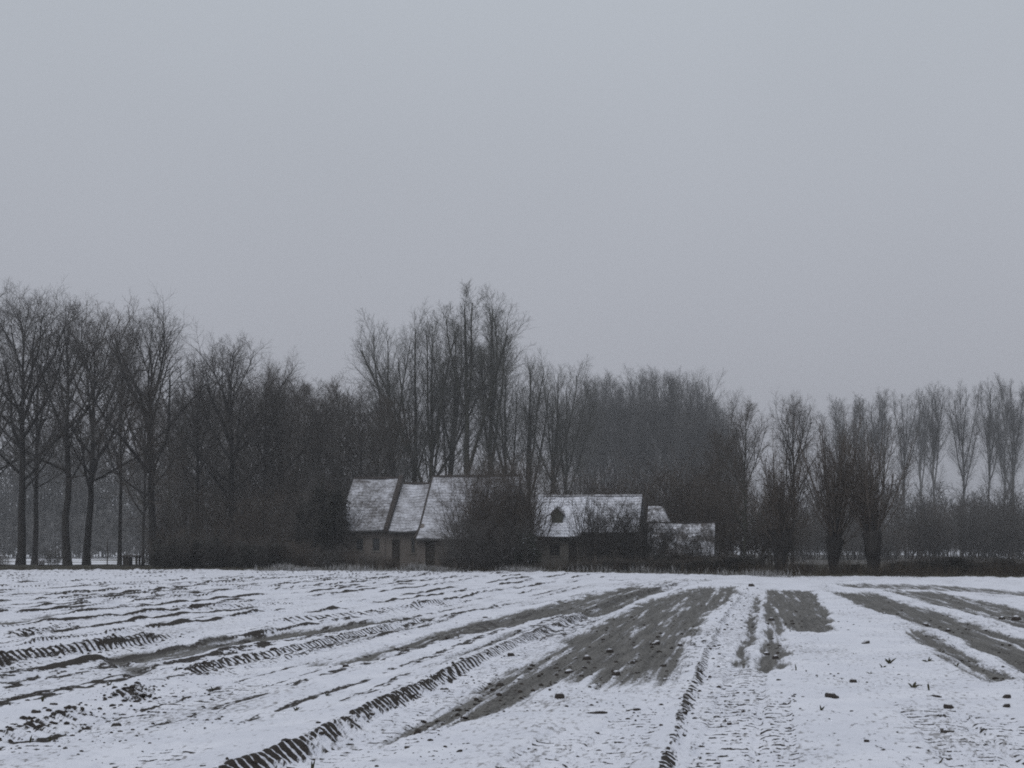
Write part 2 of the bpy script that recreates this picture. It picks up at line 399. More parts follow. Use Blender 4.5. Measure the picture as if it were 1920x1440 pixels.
def field_height_and_masks(X, Y):
    U = X * CT - Y * ST; V = X * ST + Y * CT
    h = 0.07 * (fbm(X / 7, Y / 7, 3, 2) - 0.5) + 0.035 * (fbm(U / 1.1, V / 2.2, 5, 3) - 0.5)
    near = sstep(60, 20, Y)
    lump = fbm(U / 0.16, V / 0.22, 9, 3) - 0.5
    h += 0.030 * lump
    soil = np.zeros_like(h); mud = np.zeros_like(h)
    trk = {k: np.zeros_like(h) for k in ('comb_zone', 'comb_phase', 'comb_across', 'print_zone', 'print_phase')}
    wob = (fbm(U / 0.5, V / 0.9, 21, 3) - 0.5)
    streak = fbm(U / 0.13, V / 3.5, 31, 3)
    for pts, soft, amt in MUD:
        mk = poly_mask(U + wob * 0.42, V + (fbm(U / 0.4, V / 1.5, 77, 2) - 0.5) * 1.2, pts, soft) * amt
        mud = np.maximum(mud, mk)
    mud = mud * (0.70 + 0.45 * sstep(0.30, 0.62, streak))
    mud = mud * (1 - 0.42 * sstep(0.63, 0.76, fbm(U / 0.13, V / 9.0, 49, 3)))
    flat = np.clip(mud, 0, 1)
    h = h * (1 - 0.55 * flat) - 0.045 * sstep(0.25, 0.6, flat)
    fur = fbm(U / 0.26 + 0.35 * wob, V / 26.0, 33, 3); fpat = fbm(U / 3.0, V / 9.0, 35, 2)
    fl = sstep(0.545, 0.70, fur) * sstep(0.36, 0.6, fpat)
    h += 0.022 * (fur - 0.5) - 0.012 * fl
    crumb_ = fbm(U / 0.10, V / 0.30, 37, 2)
    left_ = 0.55 + 0.45 * sstep(4.0, -8.0, U)
    soil = np.maximum(soil, left_ * fl * 0.72 * sstep(0.22, 0.60, crumb_))
    h += 0.022 * flat * (fbm(U / 0.09, V / 2.5, 39, 2) - 0.5)
    soil = np.maximum(soil, flat * 0.45 * sstep(0.60, 0.72, fbm(U / 0.12, V / 2.0, 47, 3)))
    # far rows on both sides: intermittent earth ridges left by the harvester
    rng = np.random.RandomState(4)
    us = []
    u = -9.0
    while u > -75: us.append((u, 1.0)); u -= rng.uniform(0.55, 1.5)
    u = 3.2
    while u < 16: us.append((u, 0.45)); u += rng.uniform(1.0, 2.0)
    us += [(-1.8, 0.4), (-5.4, 0.5), (-6.8, 0.6), (-8.0, 0.7)]
    for k, (u0, w) in enumerate(us):
        m = np.abs(U - u0) < 1.6
        if not m.any(): continue
        uu = U[m]; vv = V[m]
        d = uu - u0 - 0.5 * (vnoise(vv / 7, vv * 0 + k, 40) - 0.5)
        act = sstep(0.36, 0.56, fbm(vv / 7.0, vv * 0 + k * 3.7, 41, 3)) * w
        wide = 0.07 + 0.26 * vnoise(vv / 3.5, vv * 0 + k, 46) ** 2
        hh = act * (0.03 + 0.10 * vnoise(vv / 0.7, vv * 0 + k, 43)) * np.exp(-(np.minimum(d, 0) / 0.30) ** 2 - (np.maximum(d, 0) / (wide * 0.8)) ** 2)
        h[m] += hh
        soil[m] = np.maximum(soil[m], act * 1.1 * sstep(-0.06, 0.03, d) * sstep(wide, wide * 0.45, d) * (0.30 + 0.85 * vnoise(vv / 0.9, uu / 0.3, 44)))
        h[m] -= 0.02 * np.exp(-((d - 0.6) / 0.25) ** 2) * w
    for pts, step, wid, lug, amt, _ in COMBS:
        tv, tu = track_uv(pts)
        m = (V > tv[0]) & (V < tv[-1]); 
        uu = U[m]; vv = V[m]
        d = uu - np.interp(vv, tv, tu) + 0.07 * (vnoise(vv / 0.9, vv * 0, 51) - 0.5)
        end = sstep(tv[0], tv[0] + 0.4, vv) * sstep(tv[-1], tv[-1] - 0.25 * (tv[-1] - tv[0]), vv)
        st = step * (0.75 + 0.5 * vnoise(vv / 1.7, vv * 0, 55)) * end
        prof = np.where(d < 0, 0.45 * np.exp(-(d / 0.55) ** 2), 0) + np.where(d >= 0, 0.45 - 1.0 * sstep(0, wid, d), 0)
        prof = np.where(d > wid, -0.55 * sstep(1.0, wid + 0.25, d), prof)
        hh = st * prof
        ph = (vv + 0.35 * d) / lug + 0.9 * vnoise(vv / 2.2, vv * 0, 56)
        tri = np.abs(ph % 1.0 - 0.5) * 2
        zone = sstep(-0.06, 0.02, d) * sstep(wid + 0.10, wid - 0.08, d)
        hh += st * 0.34 * zone * (sstep(0.70, 0.40, tri) - 0.5) * sstep(26, 16, vv)
        hh += zone * 0.045 * (fbm(vv / 0.12, d / 0.1, 68, 2) - 0.5)
        h[m] += hh
        patch = (0.72 + 0.5 * sstep(0.3, 0.6, fbm(vv / 2.6, vv * 0 + 9, 59, 2))) * (0.72 + 0.5 * sstep(0.35, 0.6, fbm(vv / 0.35, vv * 0 + 5, 67, 3)))
        z_ = np.clip(zone * end * amt * patch, 0, 1.5)
        best = z_ > trk['comb_zone'][m]
        for nm, arr in (('comb_phase', ph), ('comb_across', np.clip(d / wid, 0, 1.5)), ('comb_zone', z_)):
            cur = trk[nm][m]; cur[best] = arr[best]; trk[nm][m] = cur
        # faint lugs further right of the wall
        z2 = sstep(wid - 0.05, wid + 0.1, d) * sstep(1.1, 0.6, d) * end * 0.62
        best = z2 > trk['print_zone'][m]
        for nm, arr in (('print_phase', ph), ('print_zone', z2)):
            cur = trk[nm][m]; cur[best] = arr[best]; trk[nm][m] = cur
    for pts, hw, amt in PRINTS:
        tv, tu = track_uv(pts)
        m = (V > tv[0]) & (V < tv[-1])
        uu = U[m]; vv = V[m]
        d = uu - np.interp(vv, tv, tu)
        end = sstep(tv[0], tv[0] + 0.5, vv) * sstep(tv[-1], tv[-1] - 0.3 * (tv[-1] - tv[0]), vv)
        ph = (vv + 0.35 * np.abs(d)) / 0.19
        tri = np.abs(ph % 1.0 - 0.5) * 2
        zone = sstep(hw, hw - 0.08, np.abs(d)) * end
        h[m] += -0.025 * zone + 0.014 * zone * (sstep(0.45, 0.2, tri) - 0.5) * sstep(26, 16, vv)
        edge_ = zone * sstep(hw - 0.16, hw - 0.05, np.abs(d))
        z2 = np.clip(zone * amt * 1.5 + 0.25 * edge_, 0, 1)
        best = z2 > trk['print_zone'][m]
        for nm, arr in (('print_phase', ph), ('print_zone', z2)):
            cur = trk[nm][m]; cur[best] = arr[best]; trk[nm][m] = cur
    # earth specks poking through thin snow
    sp = vnoise(U / 0.075, V / 0.16, 71)
    dens = fbm(U / 1.5, V / 4.0, 73, 3)
    spk = sstep(0.86, 0.97, sp + 0.5 * (dens - 0.5)) * (1 - flat)
    soil = np.maximum(soil, 0.42 * spk); h += 0.010 * spk
    # past the field's edge: rough grass
    ey = np.interp(X, edge_x, edge_y) + 2.2 * (fbm(X / 3.0, X * 0, 81, 3) - 0.5)
    grass = sstep(-0.6, 0.8, Y - ey)
    h = h * (1 - grass) + grass * (0.05 + 0.16 * fbm(X / 0.9, Y / 0.9, 83, 3)) * sstep(140, 115, Y)
    soil *= (1 - grass); mud *= (1 - grass)
    for k in ('comb_zone', 'print_zone'): trk[k] *= (1 - grass)
    return h, soil, mud, grass, trk

def build_field():
    cols = 800
    Yr = np.concatenate([np.linspace(2.0, 8.0, 14), 1 / np.arange(1 / 8.5, 1 / 28.0, -0.00026), 1 / np.arange(1 / 28.0, 1 / 100.0, -0.000105), np.linspace(101, 128, 20)])
    rows = len(Yr)
    tx = np.linspace(-0.50, 0.50, cols)
    Y = np.repeat(Yr[:, None], cols, 1); X = Y * tx[None, :]
    X = X + 0.0; 
    h, soil, mud, grass, trk = field_height_and_masks(X.ravel(), Y.ravel())
    V = np.stack([X.ravel(), Y.ravel(), h], 1)
    i = np.arange(rows - 1)[:, None] * cols + np.arange(cols - 1)[None, :]
    Fq = np.stack([i, i + 1, i + 1 + cols, i + cols], -1).reshape(-1, 4)
    me = mesh_arrays('field', V, Fq)
    for nm, arr in [('soil', np.clip(soil, 0, 1)), ('mud', np.clip(mud, 0, 1)), ('grass', np.clip(grass, 0, 1))] + list(trk.items()):
        a = me.attributes.new(nm, 'FLOAT', 'POINT'); a.data.foreach_set('value', arr.astype(np.float32))
    a = me.attributes.new('row', 'FLOAT_VECTOR', 'POINT')
    rv = np.stack([X.ravel() * CT - Y.ravel() * ST, X.ravel() * ST + Y.ravel() * CT, np.zeros(X.size)], 1).astype(np.float32)
    a.data.foreach_set('vector', rv.ravel())
    o = link('field', me, MAT['field']); tag(o, kind='structure')
    return o
build_field()
def hz_at(x, y):
    h, *_ = field_height_and_masks(np.array([x], float), np.array([y], float)); return float(h[0])
# leaf-strewn floor of the wood and farmyard behind the edge
wf = MB().poly([(-17, 104, -0.02), (40, 90, -0.02), (60, 95, -0.02), (90, 330, -0.02), (-10, 330, -0.02), (-20, 150, -0.02)])
o = wf.build('wood_floor', MAT['litter']); tag(o, kind='structure')

# ------------------------------------------------------------------ buildings
def farm_root(name, px, D):
    return empty(name, (gx(px, D), D, 0.0), -TH)
def roof(parent, x0, x1, y_e, z_e, y_r, z_r, mat, y_b=None, z_b=None, name='roof', kick=None, back=True):
    """front slope from eave (y_e,z_e) to ridge (y_r,z_r) in stepped tile courses, plain back slope"""
    mb = MB()
    pts = [(y_e, z_e), (y_r, z_r)] if not kick else [(y_e, z_e), kick, (y_r, z_r)]
    for (ya, za), (yb, zb) in zip(pts[:-1], pts[1:]):
        L = math.hypot(yb - ya, zb - za); n = max(2, round(L / 0.33))
        ny, nz_ = -(zb - za) / L, (yb - ya) / L
        for i in range(n):
            a, b = i / n, (i + 1) / n
            lo = (ya + (yb - ya) * a, za + (zb - za) * a); hi = (ya + (yb - ya) * b, za + (zb - za) * b)
            th, tk = 0.07, 0.05
            j = 0.012 * random.random(); ns = max(2, round((x1 - x0) / 0.9)); xr = [x0 + (x1 - x0) * q / ns for q in range(ns + 1)]
            zs = lambda x: -0.07 * math.sin(math.pi * (x - x0) / (x1 - x0)) + 0.025 * math.sin(2.3 * x + 5 * za) + 0.012 * math.sin(7.1 * x + 9 * a)
            for xa, xb in zip(xr[:-1], xr[1:]):
                za_, zb_ = zs(xa), zs(xb)
                mb.hexa([(xa, lo[0], lo[1] + za_), (xb, lo[0], lo[1] + zb_), (xb, hi[0], hi[1] + zb_), (xa, hi[0], hi[1] + za_),
                         (xa - j, lo[0] + ny * th, lo[1] + nz_ * th + za_), (xb - j, lo[0] + ny * th, lo[1] + nz_ * th + zb_),
                         (xb - j, hi[0] + ny * tk, hi[1] + nz_ * tk + zb_), (xa - j, hi[0] + ny * tk, hi[1] + nz_ * tk + za_)])
    if back:
        yb2 = y_b if y_b is not None else 2 * y_r - y_e; zb2 = z_b if z_b is not None else z_e
        mb.hexa([(x0, y_r, z_r - 0.02), (x1, y_r, z_r - 0.02), (x1, yb2, zb2), (x0, yb2, zb2),
                 (x0, y_r, z_r + 0.07), (x1, y_r, z_r + 0.07), (x1, yb2, zb2 + 0.09), (x0, yb2, zb2 + 0.09)])
    return mb.build(name, mat, parent)
def wall_block(parent, x0, x1, y0, y1, ze, ridge=None, mat=None, name='wall', holes=()):
    """front wall with openings, back and gable walls as one shell"""
    mb = MB()
    xs = sorted({x0, x1, *[h[0] for h in holes], *[h[1] for h in holes]})
    t = 0.3
    for a, b in zip(xs[:-1], xs[1:]):
        hs_ = [h for h in holes if h[0] <= a + 1e-6 and h[1] >= b - 1e-6]
        z = -0.3
        for h in sorted(hs_, key=lambda q: q[2]):
            if h[2] > z: mb.box(a, b, y0, y0 + t, z, h[2])
            z = h[3]
        mb.box(a, b, y0, y0 + t, z, ze)
    mb.box(x0, x1, y1 - t, y1, -0.3, ze)
    for xa, xb in ((x0, x0 + t), (x1 - t, x1)):
        mb.box(xa, xb, y0 + t, y1 - t, -0.3, ze)
        if ridge:
            yr, zr = ridge
            P = [(y0, ze), (y1, ze), (yr, zr)]
            mb.poly([(xa, *p) for p in reversed(P)]); mb.poly([(xb, *p) for p in P])
            for k in range(3):
                p, q = P[k], P[(k + 1) % 3]; mb.poly([(xa, *p), (xa, *q), (xb, *q), (xb, *p)])
    return mb.build(name, mat, parent)
def window(parent, x0, x1, y, z0, z1, nx=2, nz_=2, shutters=False):
    w = MB(); fr = 0.07
    w.box(x0, x1, y + 0.06, y + 0.13, z0, z0 + fr); w.box(x0, x1, y + 0.06, y + 0.13, z1 - fr, z1)
    w.box(x0, x0 + fr, y + 0.063, y + 0.127, z0 + fr, z1 - fr); w.box(x1 - fr, x1, y + 0.063, y + 0.127, z0 + fr, z1 - fr)
    o = w.build('window', MAT['frame_pale'], parent)
    for i in range(nx):
        for j in range(nz_):
            a = x0 + fr + (x1 - x0 - 2 * fr) * i / nx + 0.015; b = x0 + fr + (x1 - x0 - 2 * fr) * (i + 1) / nx - 0.015
            c = z0 + fr + (z1 - z0 - 2 * fr) * j / nz_ + 0.015; d = z0 + fr + (z1 - z0 - 2 * fr) * (j + 1) / nz_ - 0.015
            MB().box(a, b, y + 0.09, y + 0.1, c, d).build('pane', MAT['glass'], o)
    b = MB()
    for i in range(1, nx):
        xm = x0 + fr + (x1 - x0 - 2 * fr) * i / nx; b.box(xm - 0.02, xm + 0.02, y + 0.07, y + 0.12, z0 + fr, z1 - fr)
    for j in range(1, nz_):
        zm = z0 + fr + (z1 - z0 - 2 * fr) * j / nz_; b.box(x0 + fr, x1 - fr, y + 0.073, y + 0.117, zm - 0.02, zm + 0.02)
    if nx > 1 or nz_ > 1: b.build('glazing_bar', MAT['frame_pale'], o)
    MB().box(x0 - 0.08, x1 + 0.08, y - 0.06, y + 0.055, z0 - 0.07, z0 - 0.002).build('sill', MAT['brick_pale'], o)
    return o
def door(parent, x0, x1, y, z0, z1):
    d = MB().box(x0, x0 + 0.08, y + 0.08, y + 0.18, z0, z1).box(x1 - 0.08, x1, y + 0.08, y + 0.18, z0, z1).box(x0 + 0.08, x1 - 0.08, y + 0.083, y + 0.177, z1 - 0.08, z1)
    o = d.build('door', MAT['wood_dark'], parent)
    n = 5
    for i in range(n):
        a = x0 + 0.08 + (x1 - x0 - 0.16) * i / n; b = x0 + 0.08 + (x1 - x0 - 0.16) * (i + 1) / n
        MB().box(a + 0.005, b - 0.005, y + 0.1, y + 0.14 + 0.005 * (i % 2), z0, z1 - 0.081).build('plank', MAT['wood_dark'], o)
    MB().box(x1 - 0.2, x1 - 0.16, y + 0.04, y + 0.1, z0 + 0.95, z0 + 1.1).build('handle', MAT['metal'], o)
    return o

def farmhouse():
    D = 105.0; s = D / F                                   # metres per photograph pixel at the left corner
    r = farm_root('farmhouse', 652, D)
    tag(r, 'long brick farmhouse with three thinly snowed tile roofs behind the brown shrubs', 'farmhouse')
    k = s / CT * 0.985
    X = lambda px: (px - 652) * k                           # along the facade
    # bays: left, middle, right (deeper, lower eave)
    w1 = (-0.5, X(724)); w2 = (X(724), X(788)); w3 = (X(788), X(958))
    wins1 = [(X(700), X(714), 1.35, 2.3), (X(668), X(682), 1.35, 2.3)]
    wall_block(r, w1[0], w1[1], 0, 8.4, 2.95, (4.2, 6.75), MAT['brick'], holes=wins1)
    for h in wins1: window(r, h[0], h[1], 0, h[2], h[3])
    h2 = [(X(737), X(752), -0.3, 2.2), (X(774), X(781), 1.2, 2.3)]
    wall_block(r, w2[0] + 0.002, w2[1], 0.1, 8.2, 2.95, None, MAT['brick'], holes=h2)
    door(r, h2[0][0], h2[0][1], 0.1, 0.0, 2.2); window(r, h2[1][0], h2[1][1], 0.1, 1.2, 2.3, 1, 2)
    h3 = [(X(808), X(826), -0.3, 2.1), (X(850), X(866), 1.0, 1.9), (X(900), X(916), 1.0, 1.9)]
    wall_block(r, w3[0] + 0.15, w3[1], -1.15, 8.4, 2.35, (4.2, 6.7), MAT['brick'], holes=h3)
    door(r, h3[0][0], h3[0][1], -1.15, 0.0, 2.1)
    for h in h3[1:]: window(r, h[0], h[1], -1.15, h[2], h[3])
    random.seed(3)
    a = roof(r, w1[0] - 0.2, w1[1] + 0.02, -0.35, 2.88, 4.2, 6.95, MAT['roof_thin']); a['label'] = 'worn left roof with snow thinning to bare tile'
    # bare parapet verge between left and middle roof
    L = (4.55, 4.07)
    MB().hexa([(w1[1] + 0.03, -0.42, 2.78), (w1[1] + 0.36, -0.42, 2.78), (w1[1] + 0.36, 4.2, 6.86), (w1[1] + 0.03, 4.2, 6.86),
               (w1[1] + 0.03, -0.46, 3.12), (w1[1] + 0.36, -0.46, 3.12), (w1[1] + 0.36, 4.2, 7.22), (w1[1] + 0.03, 4.2, 7.22)]).build('verge', MAT['tile_bare'], r)
    b = roof(r, w1[1] + 0.37, w2[1] + 0.055, -0.3, 2.82, 4.2, 6.52, MAT['roof_mid']); b['label'] = 'lower middle roof evenly dusted with snow'
    MB().hexa([(w2[1] + 0.06, -1.66, 2.12), (w2[1] + 0.2, -1.66, 2.12), (w2[1] + 0.2, -0.1, 2.96), (w2[1] + 0.06, -0.1, 2.96), (w2[1] + 0.06, -1.7, 2.36), (w2[1] + 0.2, -1.7, 2.36), (w2[1] + 0.2, -0.1, 3.2), (w2[1] + 0.06, -0.1, 3.2)]).build('verge', MAT['tile_bare'], r)
    MB().hexa([(w2[1] + 0.06, -0.099, 2.96), (w2[1] + 0.2, -0.099, 2.96), (w2[1] + 0.2, 4.2, 6.9), (w2[1] + 0.06, 4.2, 6.9), (w2[1] + 0.06, -0.099, 3.2), (w2[1] + 0.2, -0.099, 3.2), (w2[1] + 0.2, 4.2, 7.16), (w2[1] + 0.06, 4.2, 7.16)]).build('verge', MAT['tile_bare'], r)
    c = roof(r, w2[1] + 0.21, w3[1] + 0.2, -1.6, 2.25, 4.2, 7.05, MAT['roof_mid'], kick=(-0.1, 3.1), y_b=8.8, z_b=2.7); c['label'] = 'right roof with a flared lower edge'
    for x0, x1, z in ((w1[0] - 0.2, w1[1] + 0.02, 7.0), (w1[1] + 0.4, w2[1] + 0.18, 6.56), (w2[1] + 0.22, w3[1] + 0.2, 7.1)):
        m = MB(); n = max(3, int((x1 - x0) / 0.4))
        for i in range(n):
            xa = x0 + (x1 - x0) * i / n; xb = x0 + (x1 - x0) * (i + 1) / n
            m.hexa([(xa, 4.06, z - 0.05), (xb, 4.06, z - 0.05), (xb, 4.34, z - 0.05), (xa, 4.34, z - 0.05),
                    (xa, 4.14, z + 0.09), (xb, 4.14, z + 0.075), (xb, 4.26, z + 0.075), (xa, 4.26, z + 0.09)])
        m.build('ridge', MAT['tile_bare'], r)
    for x0, x1, y, z in ((w1[0], w1[1], -0.5, 2.83), (w1[1] + 0.4, w2[1] - 0.1, -0.45, 2.77), (w2[1] + 0.25, w3[1], -1.74, 2.2)):
        MB().box(x0, x1, y, y + 0.12, z - 0.07, z + 0.03).build('gutter', MAT['metal'], r)
    return r
farmhouse()

def cottage():
    D = 102.0; s = D / F / CT
    r = farm_root('cottage', 1004, D)
    tag(r, 'low brick cottage with snow-covered roof and small pointed dormer', 'cottage')
    X = lambda px: (px - 1004) * s * 0.99
    xm = X(1092)
    wl = [(X(1030), X(1050), 1.0, 1.9), (X(1066), X(1082), -0.3, 2.0)]
    wall_block(r, 0, xm, 0, 6.0, 2.5, None, MAT['brick_pale'], holes=wl)
    window(r, *wl[0][:2], 0, *wl[0][2:]); door(r, *wl[1][:2], 0, 0, 2.0)
    wr = [(X(1120), X(1140), 1.0, 2.0), (X(1165), X(1183), 1.0, 2.0)]
    wall_block(r, xm + 0.003, X(1192), 0.25, 6.1, 2.65, (3.1, 5.2), MAT['brick'], holes=wr)
    for h in wr: window(r, h[0], h[1], 0.25, h[2], h[3])
    random.seed(5)
    a = roof(r, -0.25, xm, -0.4, 2.42, 3.1, 5.42, MAT['roof_thick']); a['label'] = 'left roof half under thick snow'
    b = roof(r, xm + 0.02, X(1197), -0.1, 2.72, 3.1, 5.42, MAT['roof_worn']); b['label'] = 'right roof half, eave a little higher'
    m = MB(); 
    for i in range(18):
        xa = -0.25 + (X(1197) + 0.25) * i / 18; xb = -0.25 + (X(1197) + 0.25) * (i + 1) / 18
        m.hexa([(xa, 2.96, 5.42), (xb, 2.96, 5.42), (xb, 3.24, 5.42), (xa, 3.24, 5.42), (xa, 3.04, 5.56), (xb, 3.04, 5.545), (xb, 3.16, 5.545), (xa, 3.16, 5.56)])
    m.build('ridge', MAT['roof_thin'], r)
    MB().box(xm - 0.06, xm + 0.10, -0.45, -0.2, 2.3, 2.75).build('end_board', MAT['wood_dark'], r)
    for x0, x1, y, z in ((-0.2, xm - 0.07, -0.53, 2.37), (xm + 0.11, X(1195), -0.24, 2.66)):
        MB().box(x0, x1, y, y + 0.11, z - 0.07, z + 0.03).build('gutter', MAT['metal'], r)
    # dormer: dark boarded front with a pointed top
    xc = X(1042); yd = 0.75; z0, z1, z2 = 3.34, 4.08, 4.52; hw = 0.42
    d = MB()
    P = [(xc - hw, z0), (xc + hw, z0), (xc + hw, z1), (xc, z2), (xc - hw, z1)]
    d.poly([(x, yd, z) for x, z in P]); d.poly([(x, yd + 2.4, z) for x, z in reversed(P)])
    for i in range(5):
        p, q = P[i], P[(i + 1) % 5]; d.poly([(p[0], yd, p[1]), (p[0], yd + 2.4, p[1]), (q[0], yd + 2.4, q[1]), (q[0], yd, q[1])])
    do = d.build('dormer', MAT['wood_green'], r)
    for i in range(6):
        a_ = xc - hw + 2 * hw * i / 6; b_ = xc - hw + 2 * hw * (i + 1) / 6
        top = lambda x: z1 + (z2 - z1) * (1 - abs(x - xc) / hw) - 0.05
        MB().hexa([(a_ + 0.008, yd - 0.03, z0 + 0.03), (b_ - 0.008, yd - 0.03, z0 + 0.03), (b_ - 0.008, yd - 0.002, z0 + 0.03), (a_ + 0.008, yd - 0.002, z0 + 0.03),
                   (a_ + 0.008, yd - 0.03, top(a_)), (b_ - 0.008, yd - 0.03, top(b_)), (b_ - 0.008, yd - 0.002, top(b_)), (a_ + 0.008, yd - 0.002, top(a_))]).build('plank', MAT['wood_green'], do)
    for sgn in (-1, 1):
        a_ = (xc + sgn * (hw + 0.12), z1 - 0.12); b_ = (xc, z2 + 0.02)
        MB().hexa([(a_[0], yd - 0.12, a_[1]), (b_[0], yd - 0.12, b_[1]), (b_[0], yd + 2.0, b_[1]), (a_[0], yd + 2.0, a_[1]),
                   (a_[0], yd - 0.12, a_[1] + 0.09), (b_[0], yd - 0.12, b_[1] + 0.09), (b_[0], yd + 2.0, b_[1] + 0.09), (a_[0], yd + 2.0, a_[1] + 0.09)]).build('dormer_roof', MAT['roof_thin'], do)
cottage()

def shed():
    D = 97.0; s = D / F / CT
    r = farm_root('shed', 1212, D)
    tag(r, 'low shed with patchy snow on its roof right of the cottage', 'shed')
    X = lambda px: (px - 1212) * s
    W = X(1336)
    wall_block(r, 0.15, W - 0.15, 0.3, 4.4, 1.2, None, MAT['brick'], holes=[(X(1262), X(1284), -0.3, 1.0)])
    door(r, X(1262), X(1284), 0.3, 0.0, 1.0)
    random.seed(8)
    roof(r, 0, W, -0.05, 0.98, 2.5, 3.32, MAT['roof_patchy'], y_b=4.7, z_b=1.25)
    wall_block(r, -0.05, X(1243), 2.75, 5.5, 3.35, None, MAT['brick'])
    x0, x1 = -0.15, X(1249); m = MB(); t_ = 0.09
    fe, rd, be = (2.5, 3.36), (4.1, 4.5), (5.7, 3.36)
    for q in ([(x0, *fe), (x1, *fe), (x1 - 0.5, *rd), (x0, *rd)], [(x1, *fe), (x1, *be), (x1 - 0.5, *rd)], [(x1, *be), (x0, *be), (x0, *rd), (x1 - 0.5, *rd)], [(x0, *be), (x0, *fe), (x0, *rd)]):
        m.poly([(p[0], p[1], p[2] + t_) for p in q])
    q = [(x0, *fe), (x1, *fe), (x1, *be), (x0, *be)]
    for k in range(4): m.poly([q[k], q[(k + 1) % 4], (*q[(k + 1) % 4][:2], q[(k + 1) % 4][2] + t_), (*q[k][:2], q[k][2] + t_)])
    m.poly(list(reversed(q)))
    c = m.build('roof', MAT['roof_patchy'], r); c['label'] = 'small raised hipped roof at the left end'
    MB().box(-0.05, W + 0.05, 2.42, 2.60, 3.34, 3.42).build('ridge', MAT['tile_bare'], r)
shed()

# ------------------------------------------------------------------ trees
def tubes(P, R, S):
    """P (n,k,3), R (n,k): tube surfaces with S sides -> verts, quads"""
    n, k, _ = P.shape
    T = np.gradient(P, axis=1); T /= np.linalg.norm(T, axis=2, keepdims=True) + 1e-9
    mean = np.abs(T.mean(axis=1))
    ref = np.zeros((n, 1, 3)); ax = np.argmin(mean, axis=1); ref[np.arange(n), 0, ax] = 1
    A = np.cross(T, np.broadcast_to(ref, T.shape)); A /= np.linalg.norm(A, axis=2, keepdims=True) + 1e-9
    B = np.cross(T, A)
    ang = np.arange(S) * 2 * np.pi / S
    V = P[:, :, None, :] + R[:, :, None, None] * (np.cos(ang)[None, None, :, None] * A[:, :, None, :] + np.sin(ang)[None, None, :, None] * B[:, :, None, :])
    base = (np.arange(n) * k * S)[:, None, None] + (np.arange(k - 1) * S)[None, :, None]
    i = np.arange(S)[None, None, :]; j = (i + 1) % S
    Q = np.stack([base + i, base + j, base + j + S, base + i + S], -1).reshape(-1, 4)
    return V.reshape(-1, 3), Q
def join(parts):
    vs_, qs = [], []; off = 0
    for v, q in parts: vs_.append(v); qs.append(q + off); off += len(v)
    return np.concatenate(vs_), np.concatenate(qs)
def nrm(a): return a / (np.linalg.norm(a, axis=-1, keepdims=True) + 1e-9)

def branch(rng, P, R, n, t0, t1, ang, lens, K, up, wob, rr, rmin, rtip=0.35, tpow=1.0):
    """n children on each parent polyline; ang and lens are functions of t (0..1 along the child zone)"""
    m, k, _ = P.shape
    s = (np.arange(n)[None, :] + rng.rand(m, n)) / n
    s = s ** tpow
    t = (t0 + (t1 - t0) * s).ravel()
    par = np.repeat(np.arange(m), n); s = s.ravel()
    x = t * (k - 1); i = np.minimum(x.astype(int), k - 2); f = (x - i)[:, None]
    p0 = P[par, i] * (1 - f) + P[par, i + 1] * f
    tan = nrm(P[par, i + 1] - P[par, i])
    r0 = R[par, i] * (1 - f[:, 0]) + R[par, i + 1] * f[:, 0]
    plen = np.linalg.norm(np.diff(P, axis=1), axis=2).sum(1)[par]
    az = rng.rand(m)[:, None] * 6.28 + np.arange(n)[None, :] * 2.4 + rng.randn(m, n) * 0.4
    az = az.ravel()
    ref = np.where(np.abs(tan[:, 2:3]) > 0.9, np.array([[1.0, 0, 0]]), np.array([[0, 0, 1.0]]))
    a = nrm(np.cross(tan, ref)); b = np.cross(tan, a)
    perp = a * np.cos(az)[:, None] + b * np.sin(az)[:, None]
    an = (ang(s) * (1 + 0.22 * rng.randn(len(s))))[:, None]
    d = nrm(tan * np.cos(an) + perp * np.sin(an))
    L = lens(s) * plen * (0.75 + 0.5 * rng.rand(len(s)))
    pts = [p0]
    for j in range(K - 1):
        pts.append(pts[-1] + d * (L / (K - 1))[:, None])
        d = nrm(d + np.array([[0, 0, 1.0]]) * up + wob * rng.randn(len(s), 3))
    C = np.stack(pts, 1)
    rs = np.maximum(np.minimum(r0 * 0.75, rr * L), rmin)
    w = np.linspace(1, 0, K)[None, :]
    CR = np.maximum(rs[:, None] * (rtip + (1 - rtip) * w), rmin * 0.75)
    return C, CR

def trunk_line(rng, H, r, K=12, lean=0.02, wob=0.012, flare=1.35, top=0.12):
    z = np.linspace(-0.2, H, K)
    off = np.cumsum(rng.randn(K, 2) * wob * H / K * 2.0, axis=0) + np.outer(z, rng.randn(2) * lean)
    off -= off[0]
    P = np.concatenate([off, z[:, None]], 1)[None]
    w = np.linspace(0, 1, K)
    R = r * ((1 - w) ** 0.9 * (1 - top) + top); R[0] *= flare
    return P, R[None]

